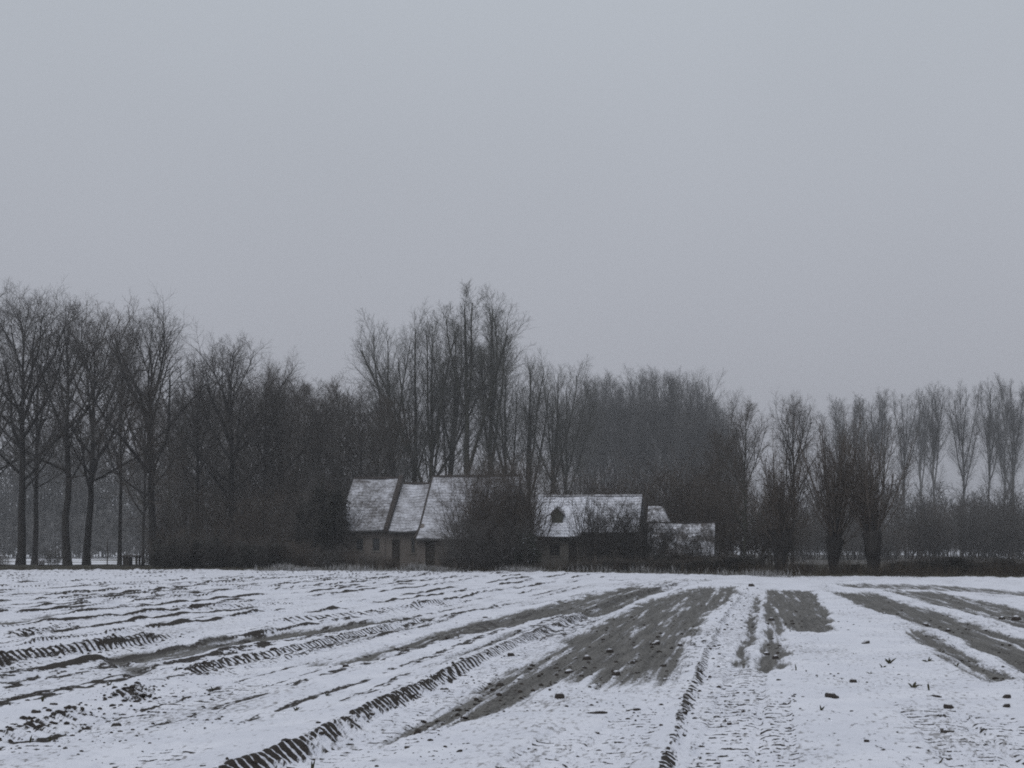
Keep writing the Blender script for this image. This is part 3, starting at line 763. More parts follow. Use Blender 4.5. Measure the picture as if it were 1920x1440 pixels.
def make_oak(seed, H=24.0, clear=0.33, spread=0.30, dens=1.0, r=0.34, a0=52):
    rng = np.random.RandomState(seed)
    T, TR = trunk_line(rng, H * 0.86, r, 14, 0.012, 0.022)
    A, AR = branch(rng, T, TR, int(20 * dens), clear, 0.98, lambda s: np.radians(a0 - (a0 - 18) * s ** 0.8), lambda s: spread * (0.55 + 0.75 * np.sin(np.pi * np.clip(0.25 + 0.75 * s, 0, 1))), 8, 0.11, 0.09, 0.018, 0.025)
    B, BR = branch(rng, A, AR, 8, 0.20, 1.0, lambda s: np.radians(40 - 10 * s), lambda s: 0.52 - 0.22 * s, 5, 0.10, 0.11, 0.012, 0.012)
    C, CR = branch(rng, B, BR, 7, 0.12, 1.0, lambda s: np.radians(40 + 0 * s), lambda s: 0.52 - 0.18 * s, 3, 0.10, 0.09, 0.011, 0.0078)
    E, ER = branch(rng, C, CR, 6, 0.10, 1.0, lambda s: np.radians(38 + 0 * s), lambda s: 0.66 - 0.2 * s, 2, 0.10, 0.08, 0.010, 0.0052, rtip=0.6)
    return [(T, TR, 9), (A, AR, 5)], [(B, BR, 4), (C, CR, 3), (E, ER, 3)]
def make_poplar(seed, H=27.0, clear=0.24, spread=0.24, dens=1.0, forks=5, r=0.34, f0=0.2, f1=0.55, fa=26, fl=0.70, ang0=38, ang1=22, ftw=5):
    rng = np.random.RandomState(seed)
    T, TR = trunk_line(rng, H * 0.90, r, 14, 0.012, 0.024)
    Fk, FR = branch(rng, T, TR, forks, f0, f1, lambda s: np.radians(fa - 0.35 * fa * s), lambda s: fl - 0.42 * fl * s, 9, 0.075, 0.045, 0.013, 0.07)
    main = [(T, TR, 8), (Fk, FR, 6)]
    A, AR = branch(rng, T, TR, int(22 * dens), clear, 0.99, lambda s: np.radians(ang0 - (ang0 - ang1) * s), lambda s: spread * (1.0 - 0.62 * s), 6, 0.12, 0.06, 0.012, 0.02)
    A2, AR2 = branch(rng, Fk, FR, int(15 * dens), 0.18, 0.99, lambda s: np.radians(ang0 - (ang0 - ang1) * s), lambda s: 0.34 - 0.16 * s, 6, 0.09, 0.04, 0.010, 0.018)
    crown = []
    for A_, AR_ in ((A, AR), (A2, AR2)):
        B, BR = branch(rng, A_, AR_, 8, 0.12, 1.0, lambda s: np.radians(30 + 0 * s), lambda s: 0.52 - 0.20 * s, 3, 0.10, 0.05, 0.009, 0.010)
        C, CR = branch(rng, B, BR, ftw, 0.1, 1.0, lambda s: np.radians(30 + 0 * s), lambda s: 0.58 - 0.18 * s, 2, 0.10, 0.06, 0.009, 0.0066)
        E, ER = branch(rng, C, CR, 2, 0.15, 0.9, lambda s: np.radians(28 + 0 * s), lambda s: 0.66 + 0 * s, 2, 0.10, 0.08, 0.009, 0.0056, rtip=0.6)
        crown += [(A_, AR_, 4), (B, BR, 3), (C, CR, 3), (E, ER, 3)]
    return main, crown
def make_pollard(seed, H=10.0, r=0.55, hz_=2.6, shoots=70, fan=34, head=1.25):
    rng = np.random.RandomState(seed)
    K = 14; z = np.linspace(-0.2, hz_, K); w = np.linspace(0, 1, K)
    off = np.cumsum(rng.randn(K, 2) * 0.025, axis=0); off -= off[0]
    P = np.concatenate([off, z[:, None]], 1)[None]
    R = r * (0.86 + 0.22 * sstep(0.25, 0.0, w) + (head - 0.86) * sstep(0.20, 1.0, w)) * (1 + 0.05 * rng.randn(K)); R[-1] *= 0.75
    S0, SR0 = branch(rng, P, R[None], 26, 0.52, 0.99, lambda s: np.radians(26 - 12 * s), lambda s: 0.42 + 0 * s, 6, 0.08, 0.10, 0.15, 0.09, rtip=0.4)
    Sh, ShR = branch(rng, S0, SR0, max(2, shoots // 26), 0.25, 1.0, lambda s: np.radians(fan * 0.45 + 0 * s), lambda s: (H - hz_) / (0.42 * hz_) / 1.35 + 0 * s, 8, 0.13, 0.03, 0.0085, 0.02, rtip=0.2)
    B, BR = branch(rng, Sh, ShR, 11, 0.18, 0.98, lambda s: np.radians(26 + 0 * s), lambda s: 0.30 - 0.16 * s, 4, 0.10, 0.07, 0.009, 0.009)
    C, CR = branch(rng, B, BR, 6, 0.1, 1.0, lambda s: np.radians(30 + 0 * s), lambda s: 0.45 - 0.15 * s, 2, 0.08, 0.10, 0.009, 0.007, rtip=0.6)
    return [(P, R[None], 16), (S0, SR0, 6)], [(Sh, ShR, 4), (B, BR, 3), (C, CR, 3)]
def make_shrub(seed, H=4.0, W=2.0, stems=26, dens=1.0, upb=0.06):
    rng = np.random.RandomState(seed)
    K = 6
    a = rng.rand(stems) * 6.28; rad = np.sqrt(rng.rand(stems)) * W * 0.38
    p = np.stack([np.cos(a) * rad, np.sin(a) * rad, np.full(stems, -0.1)], 1)
    d = nrm(np.stack([np.cos(a) * (0.15 + 0.5 * rng.rand(stems)) * W / H * 1.4, np.sin(a) * (0.15 + 0.5 * rng.rand(stems)) * W / H * 1.4, np.ones(stems)], 1))
    L = H * (0.6 + 0.4 * rng.rand(stems)); pts = [p]
    for j in range(K - 1):
        pts.append(pts[-1] + d * (L / (K - 1))[:, None]); d = nrm(d + 0.09 * rng.randn(stems, 3) + np.array([[0, 0, upb]]))
    P = np.stack(pts, 1); R = (0.012 + 0.006 * H) * np.linspace(1, 0.25, K)[None, :] * np.ones((stems, 1)) * 0.6
    B, BR = branch(rng, P, R, int(9 * dens), 0.12, 1.0, lambda s: np.radians(42 - 8 * s), lambda s: 0.42 - 0.2 * s, 4, 0.06, 0.14, 0.010, 0.009)
    C, CR = branch(rng, B, BR, int(9 * dens), 0.1, 1.0, lambda s: np.radians(42 + 0 * s), lambda s: 0.5 - 0.15 * s, 2, 0.04, 0.18, 0.009, 0.007, rtip=0.6)
    return [(P, R, 4)], [(B, BR, 3), (C, CR, 3)]

class Proto:
    def __init__(s, name, data, trunk_mat, twig_mat, height, part1='trunk', part2='crown', extra=None):
        main, crown = data
        v, q = join([tubes(*p) for p in main]); s.m1 = mesh_arrays(name + '_' + part1, v, q); s.m1.materials.append(trunk_mat)
        v, q = join([tubes(*p) for p in crown]); s.m2 = mesh_arrays(name + '_' + part2, v, q, False); s.m2.materials.append(twig_mat)
        if name == 'pollard':                                # gnarled bark
            co = np.zeros(len(s.m1.vertices) * 3, np.float32); s.m1.vertices.foreach_get('co', co); co = co.reshape(-1, 3)
            th = np.arctan2(co[:, 1], co[:, 0]); k = 1 + 0.30 * (fbm(np.cos(th) * 2.2 + 5, np.sin(th) * 2.2 + co[:, 2] * 1.6, 7, 3) - 0.5)
            co[:, :2] *= k[:, None]; s.m1.vertices.foreach_set('co', co.ravel()); s.m1.update()
        s.H = height; s.name = name; s.n1 = part1; s.n2 = part2; s.extra = extra or []
        s.top = float(np.percentile(v[:, 2], 99.7))
    def place(s, name, x, y, H, rz, label, cat, group=None, wide=1.0, z=0.0):
        k = H / s.top
        r = empty(name, (x, y, z), rz, (k * wide, k * wide, k))
        tag(r, label, cat, group)
        link(s.n1, s.m1, None, r); link(s.n2, s.m2, None, r)
        for nm, me in s.extra: link(nm, me, None, r)
        return r
OAK = [Proto('oak', make_oak(11), MAT['bark_dark'], MAT['twig'], 24), Proto('oak', make_oak(12, clear=0.36, spread=0.26), MAT['bark_dark'], MAT['twig'], 24),
       Proto('oak', make_oak(13, clear=0.31, spread=0.33), MAT['bark_dark'], MAT['twig_brown'], 24)]
WOOD = [Proto('wood_tree', make_oak(21, clear=0.20, spread=0.28, dens=1.0, r=0.24), MAT['bark'], MAT['twig'], 24),
        Proto('wood_tree', make_oak(22, clear=0.16, spread=0.26, dens=1.0, r=0.22), MAT['bark_green'], MAT['twig_brown'], 24)]
POP = [Proto('poplar', make_poplar(31), MAT['bark_green'], MAT['twig_poplar'], 27), Proto('poplar', make_poplar(36, forks=4, fa=22), MAT['bark_green'], MAT['twig_poplar'], 27),
       Proto('poplar', make_poplar(33, forks=4, f0=0.3, f1=0.68, fa=15, fl=0.58, spread=0.19, clear=0.2), MAT['bark_green'], MAT['twig_poplar'], 27)]
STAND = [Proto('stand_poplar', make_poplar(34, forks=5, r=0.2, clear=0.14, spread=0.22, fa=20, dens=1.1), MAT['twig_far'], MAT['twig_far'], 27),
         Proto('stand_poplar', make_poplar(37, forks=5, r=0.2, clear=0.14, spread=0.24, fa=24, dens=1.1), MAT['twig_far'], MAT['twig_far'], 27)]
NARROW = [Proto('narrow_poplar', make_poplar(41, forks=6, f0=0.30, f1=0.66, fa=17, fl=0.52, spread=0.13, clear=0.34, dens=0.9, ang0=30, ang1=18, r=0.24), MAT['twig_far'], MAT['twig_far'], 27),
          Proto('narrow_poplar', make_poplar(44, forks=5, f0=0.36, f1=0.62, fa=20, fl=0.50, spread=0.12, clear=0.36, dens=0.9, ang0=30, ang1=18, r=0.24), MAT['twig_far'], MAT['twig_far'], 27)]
SHRUB = [Proto('shrub', make_shrub(51), MAT['twig_brown'], MAT['twig_brown'], 4, 'stems', 'twigs'), Proto('shrub', make_shrub(52, H=4.5, W=3.0, stems=34), MAT['bark'], MAT['twig'], 4, 'stems', 'twigs'),
         Proto('shrub', make_shrub(53, H=6.5, W=2.6, stems=26, dens=0.95), MAT['twig_brown'], MAT['twig_brown'], 6, 'stems', 'twigs')]

def T(proto, name, px, D, top, rz, label, cat='tree', group=None, wide=1.0):
    H = CAMH + (HZ - top) / F * D
    return proto.place(name, gx(px, D), D, H, rz, label, cat, group, wide)

# left row of tall oaks along the track
ORD = ['first', 'second', 'third', 'fourth', 'fifth', 'sixth', 'seventh', 'eighth', 'ninth', 'tenth', 'eleventh', 'twelfth']
g1 = 'tall bare trees in the row at the left'
for i, (p, px, D, top, rz, lab, w) in enumerate([
    (0, -70, 120, 560, 0.3, 'bare tree cut off by the left edge of the picture', 1.0),
    (1, -22, 130, 575, 1.9, 'dark bare tree at the very left edge beside the tallest oak', 1.0),
    (0, 38, 118, 530, 1.1, 'tallest thick-trunked bare oak of the left row, first full trunk', 1.15),
    (1, 64, 131, 612, 2.7, 'thin-trunked bare tree just right of the tallest left oak', 0.9),
    (1, 127, 118, 552, 4.4, 'bare oak, left one of the pair with trunks close together', 1.1),
    (2, 162, 121, 556, 0.4, 'bare oak, right one of the pair with trunks close together', 1.1),
    (1, 224, 121, 600, 3.2, 'slim bare tree beside the small wooden stand', 0.62),
    (2, 268, 113, 690, 1.5, 'left stem of the twin-trunked tree next to the dark hedge', 0.6),
    (0, 291, 115, 572, 5.1, 'rounded bare tree with twin trunk next to the dark hedge', 1.2),
    (1, 368, 126, 660, 2.2, 'bare tree rising behind the left end of the dark hedge', 0.8),
    (0, 436, 121, 622, 3.9, 'fan-topped bare tree behind the middle of the dark hedge', 1.15),
    (2, 490, 126, 664, 0.9, 'bare tree behind the right part of the dark hedge', 0.85)]):
    T(OAK[p], 'oak_tree', px, D, top, rz, lab, 'tree', g1, w)

# darker wood behind the hedge and left of the poplars
g2 = 'dense bare trees between hedge and farmhouse'
labs2 = 'bare tree in the dense dark wood between hedge and farmhouse roof'
for i, (px, D, top) in enumerate([(520, 122, 690), (556, 138, 705), (598, 124, 715), (640, 134, 703), (676, 122, 716), (708, 130, 735), (345, 146, 720), (405, 150, 715), (460, 140, 722), (318, 158, 735), (376, 160, 712), (432, 156, 705), (505, 158, 700), (572, 154, 716), (622, 156, 716)]):
    T(WOOD[i % 2], 'woodland_tree', px, D, top, i * 1.37, 'bare tree in the wood beside the farmhouse, %s from left%s' % (ORD[[3, 4, 5, 6, 7, 8, 0, 1, 2, 0, 1, 2, 3, 4, 5][i]], '' if i < 9 else ' in its back row'), 'tree', g2, 1.15)

# tall poplars behind the farmhouse
g3 = 'tall poplars behind the farmhouse'
VASE = Proto('vase_poplar', make_poplar(35, forks=6, f0=0.14, f1=0.45, fa=27, fl=0.70, clear=0.3), MAT['bark_green'], MAT['twig_poplar'], 27)
for i, (p, px, D, top, rz, lab, w) in enumerate([
    (POP[1], 746, 148, 600, 0.6, 'leftmost poplar of the tall group behind the farmhouse', 0.9),
    (VASE, 776, 141, 578, 2.9, 'wide poplar, second from the left in the tall group', 0.9),
    (POP[0], 808, 140, 575, 1.4, 'poplar in the middle of the tall group behind the farmhouse', 0.9),
    (POP[1], 838, 146, 586, 4.0, 'poplar just left of the tallest pair', 0.95),
    (POP[2], 878, 139, 530, 0.8, 'tallest poplar of all, left one of the top pair', 1.1),
    (POP[2], 918, 143, 540, 2.6, 'right one of the two tallest poplars', 1.0),
    (POP[1], 955, 150, 632, 5.2, 'lower poplar right of the tallest pair', 1.0),
    (POP[0], 992, 156, 655, 1.7, 'second lower poplar right of the tallest pair', 0.95),
    (POP[1], 1028, 160, 668, 3.3, 'third lower poplar right of the tallest pair', 0.95),
    (POP[0], 1062, 170, 690, 0.5, 'last poplar before the grey hazy stand', 0.95)]):
    T(p, 'poplar_tree', px, D, top, rz, lab, 'tree', g3, w)
# grey stand of poplars, hazy
g4 = 'grey hazy poplar stand behind the cottage'
rng = np.random.RandomState(77)
stand = [(1085, 718), (1108, 704), (1128, 700), (1152, 712), (1175, 708), (1198, 700), (1222, 692), (1246, 688), (1266, 684), (1288, 692), (1308, 704), (1328, 722), (1346, 744), (1362, 772), (1376, 802)]
for i, (px, top) in enumerate(stand):
    for k in range(2 if i % 2 else 1):
        D = 262 + 26 * k + rng.uniform(-6, 6)
        T(STAND[(i + k) % 2], 'poplar_tree', px + k * 9 + rng.uniform(-4, 4), D, top + 10 * k + rng.uniform(-6, 8), rng.uniform(0, 6.28), 'slender bare poplar in the grey hazy stand behind the cottage', 'tree', g4, 0.95)
# row of far narrow poplars at the right
g5 = 'far narrow poplars in a row at the right'
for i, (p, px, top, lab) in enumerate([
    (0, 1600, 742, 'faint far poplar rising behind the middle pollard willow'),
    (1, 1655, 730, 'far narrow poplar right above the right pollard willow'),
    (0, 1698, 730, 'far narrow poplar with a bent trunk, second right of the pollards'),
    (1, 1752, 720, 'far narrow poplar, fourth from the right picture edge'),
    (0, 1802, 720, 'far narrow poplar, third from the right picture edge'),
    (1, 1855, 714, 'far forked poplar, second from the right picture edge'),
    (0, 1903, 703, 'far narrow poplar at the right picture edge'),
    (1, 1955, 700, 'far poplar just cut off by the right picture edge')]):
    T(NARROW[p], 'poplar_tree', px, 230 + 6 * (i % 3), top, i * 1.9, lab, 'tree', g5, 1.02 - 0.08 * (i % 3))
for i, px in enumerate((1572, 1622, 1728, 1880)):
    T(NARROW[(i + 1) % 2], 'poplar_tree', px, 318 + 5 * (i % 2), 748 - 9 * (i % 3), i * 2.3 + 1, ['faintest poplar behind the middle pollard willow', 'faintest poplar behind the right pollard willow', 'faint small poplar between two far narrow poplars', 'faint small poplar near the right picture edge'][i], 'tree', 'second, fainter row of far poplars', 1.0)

# trees between the shed and the pollards
T(WOOD[1], 'ash_tree', 1395, 100, 742, 0.7, 'dark bare tree with clumped top right of the shed', 'tree', None, 0.85)
T(OAK[0], 'ash_tree', 1484, 94, 734, 2.1, 'wide bare tree rising behind the left pollard willow', 'tree', None, 0.85)
T(WOOD[1], 'ash_tree', 1350, 118, 800, 3.1, 'low bare tree directly behind the shed roof', 'tree', None, 0.9)

# pollard willows on the field edge
POLL = [Proto('pollard', make_pollard(61, H=6.4, r=0.43, hz_=2.5, shoots=54, head=1.3), MAT['bark_dark'], MAT['twig_brown'], 9, 'trunk', 'shoots'),
        Proto('pollard', make_pollard(62, H=7.8, r=0.31, hz_=2.4, shoots=54, head=1.5), MAT['bark_dark'], MAT['twig_brown'], 9, 'trunk', 'shoots'),
        Proto('pollard', make_pollard(63, H=7.6, r=0.40, hz_=2.6, shoots=54, fan=44, head=1.4), MAT['bark_dark'], MAT['twig_brown'], 9, 'trunk', 'shoots')]
g6 = 'pollard willows on the field edge'
def PT(p, px, D, rz, lab): return p.place('pollard_willow', gx(px, D), D, p.top, rz, lab, 'tree', g6)
PT(POLL[0], 1465, 80, 0.4, 'left pollard willow with a stout dark trunk')
PT(POLL[1], 1566, 79, 1.4, 'middle pollard willow with the thinnest trunk')
PT(POLL[2], 1636, 78, 2.4, 'right pollard willow with a broad swollen head')

# ------------------------------------------------------------------ shrubs, hedge, undergrowth
def leaf_cloud(rng, n, rx, ry, rz_, zc, size, snowp=0.0):
    """leaf quads spread through a lumpy volume"""
    d = nrm(rng.randn(n, 3)); rad = rng.rand(n) ** 0.45
    lump = 0.75 + 0.35 * np.sin(3.1 * d[:, 0] + 1.3) * np.sin(4.3 * d[:, 2] + 0.5) + 0.18 * np.sin(9 * d[:, 1]) * np.sin(8 * d[:, 0] + 2)
    p = d * (rad * lump)[:, None] * np.array([[rx, ry, rz_]]) + np.array([[0, 0, zc]])
    p[:, 2] = np.maximum(p[:, 2], 0.03)
    a = nrm(rng.randn(n, 3)); b = nrm(np.cross(a, rng.randn(n, 3)))
    s = size * (0.6 + 0.8 * rng.rand(n))[:, None]
    V = np.stack([p - a * s, p - b * s * 0.45, p + a * s, p + b * s * 0.45], 1).reshape(-1, 3)
    Q = np.arange(4 * n).reshape(-1, 4)
    return V, Q
def leaf_mesh(name, seed, n, rx, ry, rz_, zc, size, mat):
    v, q = leaf_cloud(np.random.RandomState(seed), n, rx, ry, rz_, zc, size)
    me = mesh_arrays(name, v, q, False); me.materials.append(mat); return me

HEDGE = [Proto('hedge_bush', make_shrub(71, H=3.4, W=2.6, stems=30), MAT['bark'], MAT['twig'], 3.4, 'stems', 'twigs', [('foliage', leaf_mesh('foliage', 72, 9000, 1.9, 1.5, 1.75, 1.5, 0.075, MAT['leaf_dark']))]),
         Proto('hedge_bush', make_shrub(73, H=3.2, W=3.0, stems=30), MAT['bark'], MAT['twig_brown'], 3.2, 'stems', 'twigs', [('foliage', leaf_mesh('foliage', 74, 9000, 2.1, 1.5, 1.6, 1.35, 0.075, MAT['leaf_dark']))])]
g7 = 'dark hedge bushes along the field edge'
for i, (px, D, top, lab) in enumerate([
    (312, 102, 1006, 'leftmost dark hedge bush beside the twin-trunked tree'), (345, 104, 988, 'tall dark hedge bush, second from the hedge left end'),
    (385, 103, 994, 'dense dark hedge bush, third from the hedge left end'), (425, 104, 1004, 'dense dark hedge bush in the middle of the hedge'),
    (468, 102, 1008, 'dark hedge bush, third from the hedge right end'), (508, 103, 1002, 'dark hedge bush, second from the hedge right end'), (548, 104, 1016, 'low dark bush ending the hedge on the right')]):
    T(HEDGE[i % 2], 'hedge_bush', px, D, top, i * 1.7, lab, 'bush', g7, 1.2)
g8 = 'tall bare shrubs left of the farmhouse'
for i, (px, D, top) in enumerate([(338, 118, 905), (392, 124, 885), (446, 116, 900), (500, 124, 875), (548, 116, 895), (596, 124, 865)]):
    T(SHRUB[2], 'tall_shrub', px, D, top, i * 2.1, 'tall twiggy shrub above the dark hedge, %s from the left' % ORD[i], 'shrub', g8, 1.25)
BROWN = Proto('brown_shrub', make_shrub(54, H=7.0, W=3.0, stems=22, dens=1.0, upb=0.12), MAT['bark'], MAT['twig_brown'], 7, 'stems', 'twigs')
IVY = Proto('ivy_tree', make_shrub(81, H=6.2, W=2.4, stems=14), MAT['bark'], MAT['twig'], 6.2, 'stems', 'twigs', [('foliage', leaf_mesh('foliage', 82, 11000, 1.7, 1.5, 3.3, 3.2, 0.09, MAT['leaf_dark']))])
T(IVY, 'ivy_thicket', 618, 104.5, 880, 0.6, 'dark evergreen thicket hiding the left end of the farmhouse', 'bush')
T(IVY, 'ivy_thicket', 585, 106, 905, 2.6, 'lower dark evergreen thicket left of the taller one', 'bush')
g9 = 'low bare shrubs in front of the farmhouse'
for i, (px, D, top, p) in enumerate([(575, 99, 1010, 0), (612, 98, 1018, 1), (650, 98.5, 1025, 0), (690, 98, 1035, 1), (728, 97.5, 1038, 0), (850, 97, 1020, 1)]):
    T(SHRUB[p], 'low_shrub', px, D, top, i * 1.1, 'low bare shrub in front of the farmhouse wall', 'shrub', g9, 1.3)
g10 = 'tall brown shrubs between farmhouse and cottage'
for i, (px, D, top, lab) in enumerate([
    (882, 97, 862, 'tall brown shrub hiding the left part of the third farmhouse roof'), (912, 96, 856, 'tall brown shrub before the middle of the third farmhouse roof'),
    (948, 96.5, 850, 'tall brown shrub at the right end of the farmhouse'), (980, 98, 842, 'tallest brown shrub in the gap between farmhouse and cottage'),
    (928, 98, 846, 'tall brown shrub rising over the right half of the third farmhouse roof'), (962, 95, 868, 'brown shrub just left of the holly, in front of the roof end'),
    (898, 94, 950, 'lower dark shrub in front of the tall brown shrubs'), (940, 94, 965, 'low dense shrub left of the snow-specked holly')]):
    T(BROWN if i < 6 else SHRUB[1], 'tall_shrub', px, D, top, i * 1.9, lab, 'shrub', g10, 0.85 if i < 6 else 1.2)
HOLLY = Proto('holly', make_shrub(91, H=3.0, W=1.6, stems=10), MAT['bark'], MAT['twig'], 3.0, 'stems', 'twigs', [
    ('foliage', leaf_mesh('foliage', 92, 5000, 1.05, 0.9, 1.55, 1.45, 0.07, MAT['leaf'])), ('snow_cap', leaf_mesh('snow_cap', 93, 260, 1.1, 0.95, 1.55, 1.6, 0.055, MAT['snow']))])
T(HOLLY, 'holly_bush', 986, 93.5, 980, 0.2, 'green holly bush dotted with snow left of the cottage', 'bush', None, 1.0)
# twiggy shrubs before cottage and shed
BIRCH = Proto('small_tree', make_shrub(101, H=5.0, W=1.6, stems=14, dens=1.1), MAT['bark_dark'], MAT['bark'], 5.0, 'stems', 'twigs')
g11 = 'bare shrubs before the cottage and the shed'
for i, (px, D, top, lab, w) in enumerate([
    (1098, 93, 905, 'tall bare shrub before the middle of the cottage roof', 0.8), 
    (1150, 93, 925, 'bare shrub in front of the right cottage roof half', 1.1), (1195, 92, 930, 'dark bare shrub at the right cottage corner', 1.0),
    (1255, 90, 960, 'bare shrub before the left part of the shed roof', 1.1), (1290, 89, 985, 'bare shrub before the right part of the shed roof', 1.0), (1228, 91, 940, 'bare shrub at the left end of the shed', 1.0), (1318, 90, 975, 'bare shrub at the right end of the shed', 1.2), (1122, 95, 915, 'bare shrub right of the tall one before the cottage roof', 0.9), (1175, 95, 940, 'bare shrub before the right end of the cottage roof', 1.0)]):
    T(BIRCH, 'bare_shrub', px, D, top, i * 2.3, lab, 'shrub', g11, w)
g12 = 'low hedge below cottage and shed'
for i, (px, D, top) in enumerate([(1075, 91, 1054), (1110, 90, 1050), (1150, 89, 1042), (1190, 88, 1044), (1225, 87, 1046), (1265, 86, 1046), (1305, 85, 1046), (1345, 84.5, 1038), (1385, 84, 1035)]):
    T(HEDGE[i % 2], 'low_bush', px, D, top, i * 1.3, 'low dark bush below cottage and shed, %s from the left' % ORD[i], 'bush', g12, 2.2)
for i, (px, top, lab) in enumerate([(1236, 1030, 'dark bush covering the lower left of the shed roof'), (1278, 1024, 'dark bush in front of the shed door'), (1312, 1034, 'dark bush covering the lower right of the shed roof')]):
    T(HEDGE[i % 2], 'low_bush', px, 89, top, i * 2.2 + 1, lab, 'bush', 'dark bushes right before the shed', 0.75)
g13 = 'bare shrubs behind the cottage and the shed'
for i, (px, D, top) in enumerate([(1000, 122, 868), (1040, 125, 880), (1080, 124, 885), (1120, 126, 885), (1160, 124, 880), (1200, 122, 872), (1240, 121, 850), (1280, 120, 850), (1320, 118, 850), (1360, 112, 860), (1400, 110, 880), (1440, 108, 900)]):
    T(SHRUB[2], 'tall_shrub', px, D, top, i * 1.5, 'tall bare shrub in the thicket behind cottage and shed', 'shrub', g13, 1.3)
g14 = 'grey thicket under the far poplars'
for i, px in enumerate(range(1490, 1990, 26)):
    D = 165 + 22 * (i % 3) + 6 * math.sin(i * 2.2); top = (965 if px < 1700 else 940) - 34 * math.sin(i * 1.7) - 12 * (i % 3)
    T(SHRUB[2 if i % 2 else 1], 'thicket_shrub', px, D, top, i * 1.1, 'grey bare shrub in the thicket under the far poplars', 'shrub', g14, 1.1 + 0.5 * ((i * 7) % 5) / 4)

g15 = 'dark brambles along the right field edge'
for i, (px, D, top) in enumerate([(1505, 82, 1052), (1600, 81, 1050), (1690, 80, 1046), (1738, 80, 1040), (1790, 79, 1034), (1835, 79, 1044), (1880, 78, 1040), (1922, 78, 1046)]):
    T(HEDGE[i % 2], 'bramble_bush', px, D, top, i * 1.9, ['low bramble between the left and middle pollard willow', 'low bramble between the middle and right pollard willow', 'low bramble just right of the right pollard willow', 'low bramble under the gap of the far poplars', 'tallest dark bramble on the right field edge', 'bramble right of the tallest one on the field edge', 'bramble near the right picture edge', 'bramble cut by the right picture edge'][i], 'bush', g15, 1.6)

def wood_mass(name, x0, x1, y0, y1, H, n, seed, label, dens=1.0, thick=0.06):
    """far-off bare wood that reads as one mass: many thin stems with ascending twigs"""
    rng = np.random.RandomState(seed)
    K = 6
    x = rng.uniform(x0, x1, n); y = rng.uniform(y0, y1, n); h = H * (0.72 + 0.38 * rng.rand(n)) * (0.9 + 0.15 * np.sin(x / 9.0 + seed))
    z = np.linspace(0, 1, K)
    P = np.stack([x[:, None] + np.cumsum(rng.randn(n, K) * 0.12, 1), y[:, None] + np.cumsum(rng.randn(n, K) * 0.12, 1), h[:, None] * z[None, :] - 0.3], 2)
    R = 0.005 * H * (1 - 0.85 * z)[None, :] * np.ones((n, 1))
    A, AR = branch(rng, P, R, int(18 * dens), 0.02, 1.0, lambda s: np.radians(48 - 24 * s), lambda s: 0.26 - 0.14 * s, 4, 0.12, 0.08, 0.012, 0.02)
    B, BR = branch(rng, A, AR, 7, 0.12, 1.0, lambda s: np.radians(40 + 0 * s), lambda s: 0.52 - 0.15 * s, 2, 0.10, 0.10, 0.011, thick, rtip=0.6)
    v, q = join([tubes(P, R, 3), tubes(A, AR, 3), tubes(B, BR, 3)])
    me = mesh_arrays(name, v, q, False)
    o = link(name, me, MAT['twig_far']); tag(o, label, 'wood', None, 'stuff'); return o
wood_mass('far_wood', -130, -20, 265, 300, 25, 330, 5, 'far hazy wood seen between the left trunks', 0.8, 0.09)
wood_mass('far_wood', 20, 125, 255, 300, 13, 150, 6, 'far hazy wood under the poplars at the right')

wood_mass('far_thicket', -128, -22, 240, 262, 9.0, 330, 8, 'far hazy thicket under the wood between the left trunks', 0.5, 0.10)

def blades(name, n, seed, xf, yf, hmin, hmax, wid, mat, label, cat):
    rng = np.random.RandomState(seed)
    x = xf(rng, n); y = yf(rng, x)
    h = rng.uniform(hmin, hmax, n) * (0.5 + 0.9 * vnoise(x / 1.3, y / 1.3, seed))
    a = rng.rand(n) * 6.28; lean = rng.randn(n, 2) * 0.28 * h[:, None]
    dx = np.cos(a) * wid; dy = np.sin(a) * wid
    z0 = np.full(n, -0.02)
    p0 = np.stack([x - dx, y - dy, z0], 1); p1 = np.stack([x + dx, y + dy, z0], 1)
    m0 = np.stack([x - dx * .7 + lean[:, 0] * .35, y - dy * .7 + lean[:, 1] * .35, h * 0.6], 1); m1 = np.stack([x + dx * .7 + lean[:, 0] * .35, y + dy * .7 + lean[:, 1] * .35, h * 0.6], 1)
    t0 = np.stack([x - dx * .15 + lean[:, 0], y - dy * .15 + lean[:, 1], h], 1); t1 = np.stack([x + dx * .15 + lean[:, 0], y + dy * .15 + lean[:, 1], h], 1)
    V = np.stack([p0, p1, m0, m1, t0, t1], 1).reshape(-1, 3)
    b = np.arange(n)[:, None] * 6
    Q = np.concatenate([b + np.array([[0, 1, 3, 2]]), b + np.array([[2, 3, 5, 4]])])
    o = link(name, mesh_arrays(name, V, Q, False), mat); tag(o, label, cat, None, 'stuff'); return o
EY = lambda x: np.interp(x, edge_x, edge_y)
blades('rough_grass', 15000, 1, lambda r, n: r.uniform(-45, 34, n), lambda r, x: EY(x) + np.abs(r.randn(len(x))) * 2.2, 0.08, 0.30, 0.012, MAT['drygrass'], 'rough dry grass along the far edge of the field', 'grass')
blades('dead_weeds', 7000, 2, lambda r, n: np.concatenate([r.uniform(13, 32, n * 2 // 3), r.uniform(-15, 13, n - n * 2 // 3)]), lambda r, x: EY(x) + 0.5 + np.abs(r.randn(len(x))) * 3.0, 0.25, 1.0, 0.011, MAT['weed'], 'brown dead weeds standing along the field edge', 'weeds')

